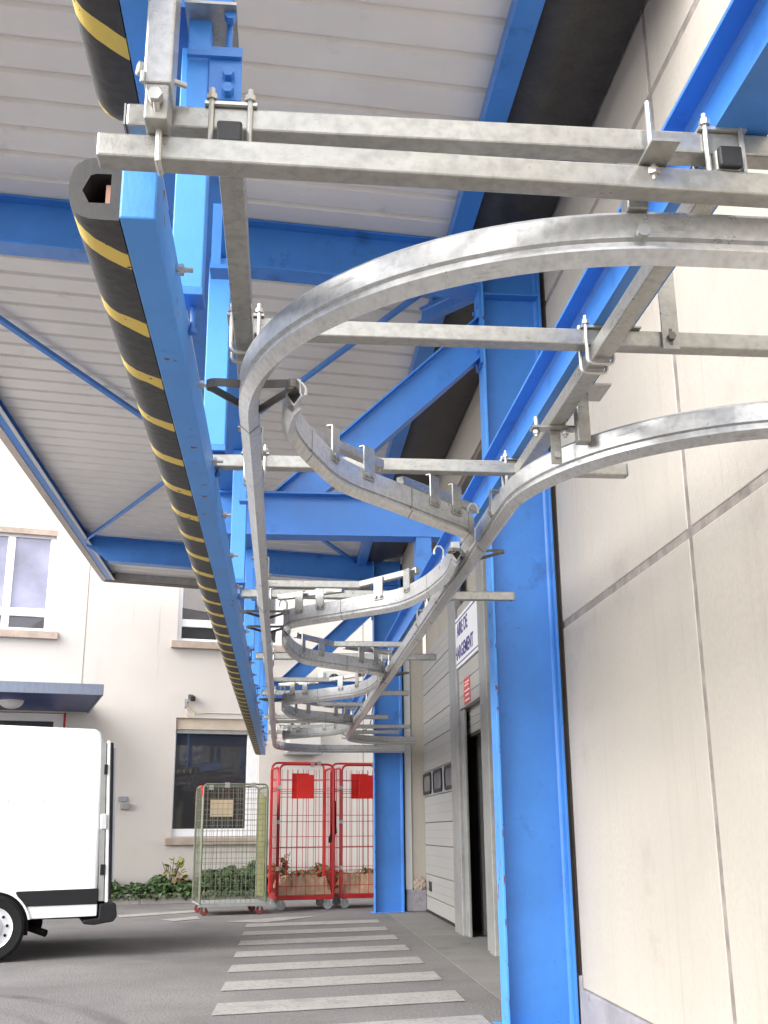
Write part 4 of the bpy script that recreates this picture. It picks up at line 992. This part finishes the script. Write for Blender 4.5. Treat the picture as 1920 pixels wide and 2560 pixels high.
plant(.95, -.5, .50, 6, 'small yellow plant against the wall between grey and red cages', M['leafy'])

# ------------------------------------------------------------------ roll cages
def rod_rect(q, x0, x1, z0, z1, y_, r, rad=.07):
    """tube frame up, over and down with rounded top corners in the plane y"""
    pts = [(x0, y_, z0), (x0, y_, z1 - rad)] + [(x0 + rad - rad * math.cos(R(a_)), y_, z1 - rad + rad * math.sin(R(a_))) for a_ in (22, 45, 67, 90)]
    pts += [(x1 - rad + rad * math.sin(R(a_)), y_, z1 - rad + rad * math.cos(R(a_))) for a_ in (0, 22, 45, 67)] + [(x1, y_, z1 - rad), (x1, y_, z0)]
    q.tube(pts, r, 8)
def side_frame(q, x, y0, y1, z0, z1, r, rad=.07):
    pts = [(x, y0, z0), (x, y0, z1 - rad), (x, y0 + rad * .3, z1 - rad * .3), (x, y0 + rad, z1), (x, y1 - rad, z1), (x, y1 - rad * .3, z1 - rad * .3), (x, y1, z1 - rad), (x, y1, z0)]
    q.tube(pts, r, 8)
def caster(t, x, y_, m, r=.055):
    q = MB(); q.cyl((x, y_ - .016, r), (x, y_ + .016, r), r, 18); c = q.build('caster_wheel', m, t, bevel=.004, local=True)
    q = MB(); q.box((x - .03, y_ - .03, .118), (x + .03, y_ + .03, .127))
    for s in (-1, 1): q.loft([[(x - .02, y_ + s * .021 - .002, .118), (x + .02, y_ + s * .021 - .002, .118), (x + .02, y_ + s * .021 + .002, .118), (x - .02, y_ + s * .021 + .002, .118)], [(x - .009, y_ + s * .021 - .002, r), (x + .009, y_ + s * .021 - .002, r), (x + .009, y_ + s * .021 + .002, r), (x - .009, y_ + s * .021 + .002, r)]])
    q.cyl((x, y_ - .026, r), (x, y_ + .026, r), .007, 8); q.build('caster_fork', M['rod'], c, local=True)
def wires(q, W, y_, z0, z1, nv, hz, r):
    for i in range(1, nv): x = W * i / nv; q.cyl((x, y_, z0), (x, y_, z1), r, 5)
    for z in hz: q.cyl((0, y_ + r * 1.5, z), (W, y_ + r * 1.5, z), r * 1.05, 5)
def wires_side(q, x, D_, z0, z1, nv, hz, r):
    for i in range(1, nv): y_ = D_ * i / nv; q.cyl((x, y_, z0), (x, y_, z1), r, 5)
    for z in hz: q.cyl((x + r * 1.5, 0, z), (x + r * 1.5, D_, z), r * 1.05, 5)

def red_cage(loc, rz, label):
    t = thing('roll_cage', label, 'roll cage', loc, rz, group='red roll cages by the far column')
    W, D_, Ht = .775, .70, 1.885
    q = MB(); q.box((0, .0, .128), (W, D_, .185)); q.build('base', M['cagered'], t, bevel=.006, local=True)
    for nm, y_ in (('front_frame', .0), ('rear_frame', D_)):
        q = MB(); rod_rect(q, .012, W - .012, .18, Ht - (.06 if nm[0] == 'f' else 0) + .06, y_, .0155, .085)
        q.build(nm, M['cagered'], t, smooth=True, local=True)
    for x in (.0, W):
        q = MB(); side_frame(q, x, .03, D_ - .03, .18, Ht - .04, .0155); q.build('side_frame', M['cagered'], t, smooth=True, local=True)
    hz = [.47, .52, .78, .93, 1.22, 1.55, 1.58, 1.70]
    hzf = [.30, .45, .80, 1.13, 1.45, 1.50, 1.68]
    q = MB(); wires(q, W, .0, .18, Ht - .08, 6, hzf, .0042); q.build('front_mesh', M['cagered'], t, local=True)
    q = MB(); wires(q, W, D_, .18, Ht - .03, 10, hz, .0042); q.build('rear_mesh', M['cagered'], t, local=True)
    for x in (.0, W): q = MB(); wires_side(q, x, D_, .18, Ht - .06, 7, hz, .0042); q.build('side_mesh', M['cagered'], t, local=True)
    q = MB(); q.box((.255, -.012, 1.43), (.485, -.006, 1.745)); q.build('name_plate', M['redplate'], t, local=True)
    q = MB(); q.box((.30, D_ + .006, 1.45), (.55, D_ + .011, 1.80)); q.build('name_plate', M['redplate'], t, local=True)
    q = MB()
    for x, z in ((.44, 1.885), (.53, 1.90)): q.box((x, -.02, z - .035), (x + .05, .02, z + .025))
    for z in (.5, 1.1, 1.55): q.box((-.02, -.022, z), (.022, .02, z + .05))
    q.build('clip', M['rod'], t, local=True)
    for x in (.07, W - .07):
        for y_ in (.08, D_ - .08): caster(t, x, y_, M['caster'], .06)
    return t
def crumple(loc, rz, label, seed):
    rnd = random.Random(seed)
    t = thing('crumpled_paper', label, 'paper', loc, rz, group='brown paper lying in the red cages')
    q = MB(); nx, ny = 16, 8; W, D_ = .70, .55
    vs = [[q.bm.verts.new((W * i / nx + rnd.uniform(-.012, .012), D_ * j / ny, (0 if i in (0, nx) and j > 0 else 0) + (.10 + rnd.uniform(.05, .2)) * (1 if 0 < i < nx else .5) * (1 - .3 * j / ny) * (0 if j == 0 else 1) + (0.004 if j == 0 else 0))) for j in range(ny + 1)] for i in range(nx + 1)]
    for i in range(nx):
        for j in range(ny): q.bm.faces.new((vs[i][j], vs[i + 1][j], vs[i + 1][j + 1], vs[i][j + 1]))
    q.build('sheet', M['paper'], t, local=True)
c1 = (-.045, 15.2, 0); c2 = (.815, 15.42, 0); RZ = R(9)
red_cage(c1, RZ, 'front red roll cage with square red plate, left of the other red one')
red_cage(c2, RZ, 'second red roll cage, half hidden behind the far blue column')
def inl(c, x, y_, z): return (c[0] + x * math.cos(RZ) - y_ * math.sin(RZ), c[1] + x * math.sin(RZ) + y_ * math.cos(RZ), z)
crumple(inl(c1, .04, .06, .188), RZ, 'crumpled brown paper in the bottom of the front red cage', 3)
crumple(inl(c2, .04, .06, .188), RZ, 'crumpled brown paper in the bottom of the second red cage', 8)
sp2 = thing('strap', 'dark strap hanging between the two red cages', 'strap', inl(c1, .80, .05, 1.0), RZ)
q = MB(); q.loft([[(a - .02, -.02, z), (a + .02 + k, -.02, z), (a + .02 + k, -.012, z), (a - .02, -.012, z)] for a, z, k in ((-.03, .40, .01), (-.035, .3, .02), (-.04, .1, .03), (-.05, -.02, .05), (-.075, -.08, .02), (-.08, -.15, .0))]); q.build('webbing', M['vanblack'], sp2, local=True)

gl = (-1.005, 14.45, 0); GR = R(11)
gc = thing('wire_cage', 'pale grey wire roll cage with a card label and yellow green side panel', 'roll cage', gl, GR)
W, D_, Ht = .845, .72, 1.595
q = MB(); q.box((0, 0, .125), (W, D_, .145)); q.box((0, -.004, .10), (W, .03, .124)); q.build('base', M['deck'], gc, bevel=.004, local=True)
for nm, y_, hh in (('front_frame', 0, Ht), ('rear_frame', D_, Ht)):
    q = MB(); rod_rect(q, .01, W - .01, .145, hh, y_, .011, .05); q.build(nm, M['cagegrey'], gc, smooth=True, local=True)
for x in (0, W):
    q = MB(); side_frame(q, x, .02, D_ - .02, .145, Ht - .03, .010); q.build('side_frame', M['cagegrey'], gc, smooth=True, local=True)
hz = [.145 + .067 * i for i in range(1, 22)]
q = MB(); wires(q, W, 0, .145, Ht, 13, hz[::1], .0026); q.build('front_mesh', M['cagegrey'], gc, local=True)
q = MB(); wires(q, W, D_, .145, Ht, 17, hz[::2], .0026); q.build('rear_mesh', M['cagegrey'], gc, local=True)
for x in (0, W): q = MB(); wires_side(q, x, D_, .145, Ht - .04, 10, hz[::2], .0026); q.build('side_mesh', M['cagegrey'], gc, local=True)
q = MB(); q.box((.19, D_ - .02, 1.20), (.50, D_ - .014, 1.42)); q.build('card_label', M['cardlabel'], gc, local=True)
q = MB(); q.prism([(W - .012, .12, .2), (W - .012, D_ - .1, .2), (W - .012, D_ - .1, 1.52), (W - .012, .12, 1.44)], (.005, 0, 0)); q.build('side_panel', M['yellowgreen'], gc, local=True)
q = MB(); q.tube([(-.005, .02, 1.44), (-.005, .02, 1.53), (-.005, .06, 1.567), (-.005, .2, 1.568)], .0135, 8); q.build('red_sleeve', M['cagered'], gc, local=True)
q = MB()
for x, y_ in ((.28, -.02), (.17, D_ - .02), (.62, -.02)): q.box((x, y_, Ht - .045), (x + .06, y_ + .04, Ht + .018))
q.build('clip', M['rod'], gc, local=True)
for x in (.07, W - .07):
    for y_ in (.06, D_ - .06): caster(gc, x, y_, M['casterred'], .05)

# ------------------------------------------------------------------ van (local: rear at x=0, nose toward -x, near side at y=0)
van = thing('delivery_van', 'white delivery van parked at the left with its rear door ajar', 'van', (-1.53, 9.85, 0), R(13))
Wd = 1.88; Ln = 4.75
def vprof(y_, ins):
    return [(-.0 - ins, .47 + ins), (-.012, 1.0), (-.03 - ins * .7, 1.78), (-.05 - ins, 1.855 - ins * .5), (-.105, 1.886 - ins * .3), (-2.8, 1.95 - ins * .3), (-3.45, 1.86 - ins * .4), (-4.1, 1.22 - ins), (-4.62, 1.02 - ins), (-4.75 + ins, .85), (-4.75 + ins, .47 + ins)]
q = MB()
rings = []
for y_, ins, dz in ((0.03, .05, 0), (.0, .012, 0), (.0, 0, 0), (.02, 0, 0), (Wd - .02, 0, 0), (Wd, .012, 0), (Wd - .03, .05, 0)): pass
def body_side(z):     # slight tumblehome
    return .0 if z < 1.0 else .055 * ((z - 1.0) / .95) ** 2
sec = vprof(0, 0)
lowz = .47
for y_, s in ((0, 1), (Wd, -1)): pass
ringN = []
cols = []
for t_, ins in ((0, .03), (.02, .008), (.06, 0), (Wd - .06, 0), (Wd - .02, .008), (Wd, .03)):
    r_ = []
    for x, z in sec:
        tum = body_side(z); yy = tum + t_ * (Wd - 2 * tum) / Wd
        cx, cz = -2.3, 1.1
        xx = x + (ins if x < cx else -ins); zz = z + (ins if z < cz else -ins)
        r_.append((xx, yy, zz))
    ringN.append(r_)
q.loft(ringN); q.build('body', M['white'], van, smooth=True, bevel=.012, local=True)
q = MB()   # lower sill behind the wheel
q.prism([(-.0, .012, .330), (-.0, .012, .468), (-.57, .012, .468), (-.565, .012, .40), (-.562, .012, .322)], (0, .1, 0)); q.build('sill_panel', M['white'], van, bevel=.01, local=True)
q = MB(); q.prism([(-.0, -.008, .427), (-.0, -.008, .553), (-.655, -.008, .542), (-.668, -.008, .532), (-.588, -.008, .421)], (0, .04, 0)); q.build('side_moulding', M['vanblack'], van, bevel=.008, local=True)
q = MB(); q.prism([(-1.35, .0, .30), (-1.35, .0, .52), (-3.3, .0, .52), (-3.3, .0, .30)], (0, .1, 0)); q.build('sill_panel', M['white'], van, bevel=.01, local=True)
q = MB(); q.box((-4.6, .12, .31), (-.1, Wd - .12, .468)); q.box((-1.3, .3, .2), (-.75, Wd - .3, .309)); q.build('underbody', M['under'], van, local=True)
# wheel arches (dark rounds proud of the body) and wheels
KW = .78
for xw in (-.83, -3.85):
    q = MB(); n = 20; rr = .285
    pts = [(xw + rr * math.cos(R(180 * i / n)), -.010, .26 + .285 * math.sin(R(180 * i / n))) for i in range(n + 1)] + [(xw - rr, -.010, .20), (xw + rr, -.010, .20)]
    q.prism(pts, (0, .02, 0)); q.build('wheel_arch', M['under'], van, local=True)
    q = MB(); q.loft([[(xw + r_ * math.cos(R(a_)), y_, .26 + r_ * math.sin(R(a_))) for r_, y_ in ((.284, -.011), (.298, -.013), (.303, -.004), (.284, .0))] for a_ in range(12, 180, 8)]); q.build('arch_lip', M['white'], van, smooth=True, local=True)
    for yy, s in ((.03, 1), (Wd - .03, -1)):
        q = MB(); prof = [(.205, .0), (.30, -.012), (.327, .0), (.335, .03), (.335, .16), (.327, .19), (.205, .19)]
        q.loft([[(xw + KW * r_ * math.cos(R(a_)), yy - .068 * s + s * d_, .261 + KW * r_ * math.sin(R(a_))) for a_ in range(0, 360, 10)] for r_, d_ in prof], caps=False)
        ty = q.build('wheel', M['tyre'], van, smooth=True, local=True)
        q = MB(); prof = [(.212, -.006), (.198, .0), (.19, .022), (.12, .015), (.10, -.002), (.055, -.012), (.05, -.03), (.006, -.032)]
        q.loft([[(xw + KW * r_ * math.cos(R(a_)), yy - .068 * s + s * d_, .261 + KW * r_ * math.sin(R(a_))) for a_ in range(0, 360, 10)] for r_, d_ in prof], caps=False); q.build('rim', M['rim'], ty, smooth=True, local=True)
        q = MB()
        for k in range(10):
            a_ = R(36 * k + 9); c = Vector((xw + KW * .155 * math.cos(a_), yy - .068 * s + s * .0165, .261 + KW * .155 * math.sin(a_))); q.cyl(c, c + Vector((0, -.006 * s, 0)), .012, 8)
        q.build('rim_hole', M['under'], ty, local=True)
# rear door, leaning with the rear wall
def slab(x0, x1, y0, y1, z0, z1, k=-.045):
    q_ = MB(); f_ = lambda x, z: x + .055 + k * (z - .43)
    return q_.prism([(f_(x0, z0), y0, z0), (f_(x1, z0), y0, z0), (f_(x1, z1), y0, z1), (f_(x0, z1), y0, z1)], (0, y1 - y0, 0))
o = slab(.0, .033, .01, .93, .435, 1.78).build('rear_door', M['white'], van, bevel=.012, local=True)
slab(.0335, .058, .02, .92, .46, 1.765).build('door_seal', M['vanblack'], o, bevel=.008, local=True)
slab(.0585, .080, .03, .90, .60, 1.72).build('door_lining', M['grey'], o, local=True)
slab(-.045, .012, -.012, .02, 1.03, 1.16).build('door_catch', M['fasciawhite'], o, bevel=.012, local=True)
q = MB()
for z in (1.49, .66): q.box((-.015 if z > 1 else .004, -.004, z), (.012 if z > 1 else .043, .02, z + .085))
q.build('hinge', M['vanblack'], o, local=True)
slab(-.05, -.006, .004, Wd - .02, .45, 1.77).build('door_gap', M['jamb'], van, local=True)
slab(-.005, .033, .97, Wd - .03, .435, 1.78).build('rear_door', M['white'], van, bevel=.012, local=True)
q = MB(); q.prism([(-.11, -.02, .272), (-.02, -.02, .262), (.135, -.02, .285), (.165, -.02, .325), (.15, -.02, .43), (.015, -.02, .43), (.015, -.02, .315), (-.11, -.02, .302)], (0, Wd + .03, 0)); q.build('rear_bumper', M['vanblack'], van, bevel=.010, local=True)
q = MB(); q.cyl((-.56, .25, .25), (-.40, .12, .20), .03, 12); q.cyl((-.62, .5, .27), (-.45, .4, .26), .06, 12); q.build('exhaust', M['under'], van, local=True)
q = MB(); q.box((-3.2, -.006, 1.18), (-2.45, .03, 1.72)); q.build('side_window', M['darkglass'], van, local=True)
q = MB(); q.prism([(-3.47, .25, 1.845), (-4.08, .2, 1.25), (-4.08, Wd - .2, 1.25), (-3.47, Wd - .25, 1.845)], (-.012, 0, .012)); q.build('windscreen', M['darkglass'], van, local=True)
q = MB(); q.box((-4.80, .15, .45), (-4.74, Wd - .15, .62)); q.build('front_bumper', M['vanblack'], van, local=True)
for y_ in (.12, Wd - .36):
    q = MB(); q.prism([(-4.63, y_, .86), (-4.757, y_, .80), (-4.757, y_, .68), (-4.70, y_, .68)], (0, .24, 0)); q.build('headlight', M['pvc'], van, local=True)
tm = Matrix(((1, 0, 0, 0), (0, 0, -1, 0), (0, 1, 0, 0), (0, 0, 0, 1)))
text_mesh('lettering', 'ance', .20, M['vantext'], van, Matrix.Translation((-.486, .012, 1.222)) @ tm, align='RIGHT', extrude=.0006)
text_mesh('lettering', 'ollective', .072, M['vantext'], van, Matrix.Translation((-.661, .008, 1.14)) @ tm, align='RIGHT', extrude=.0006)
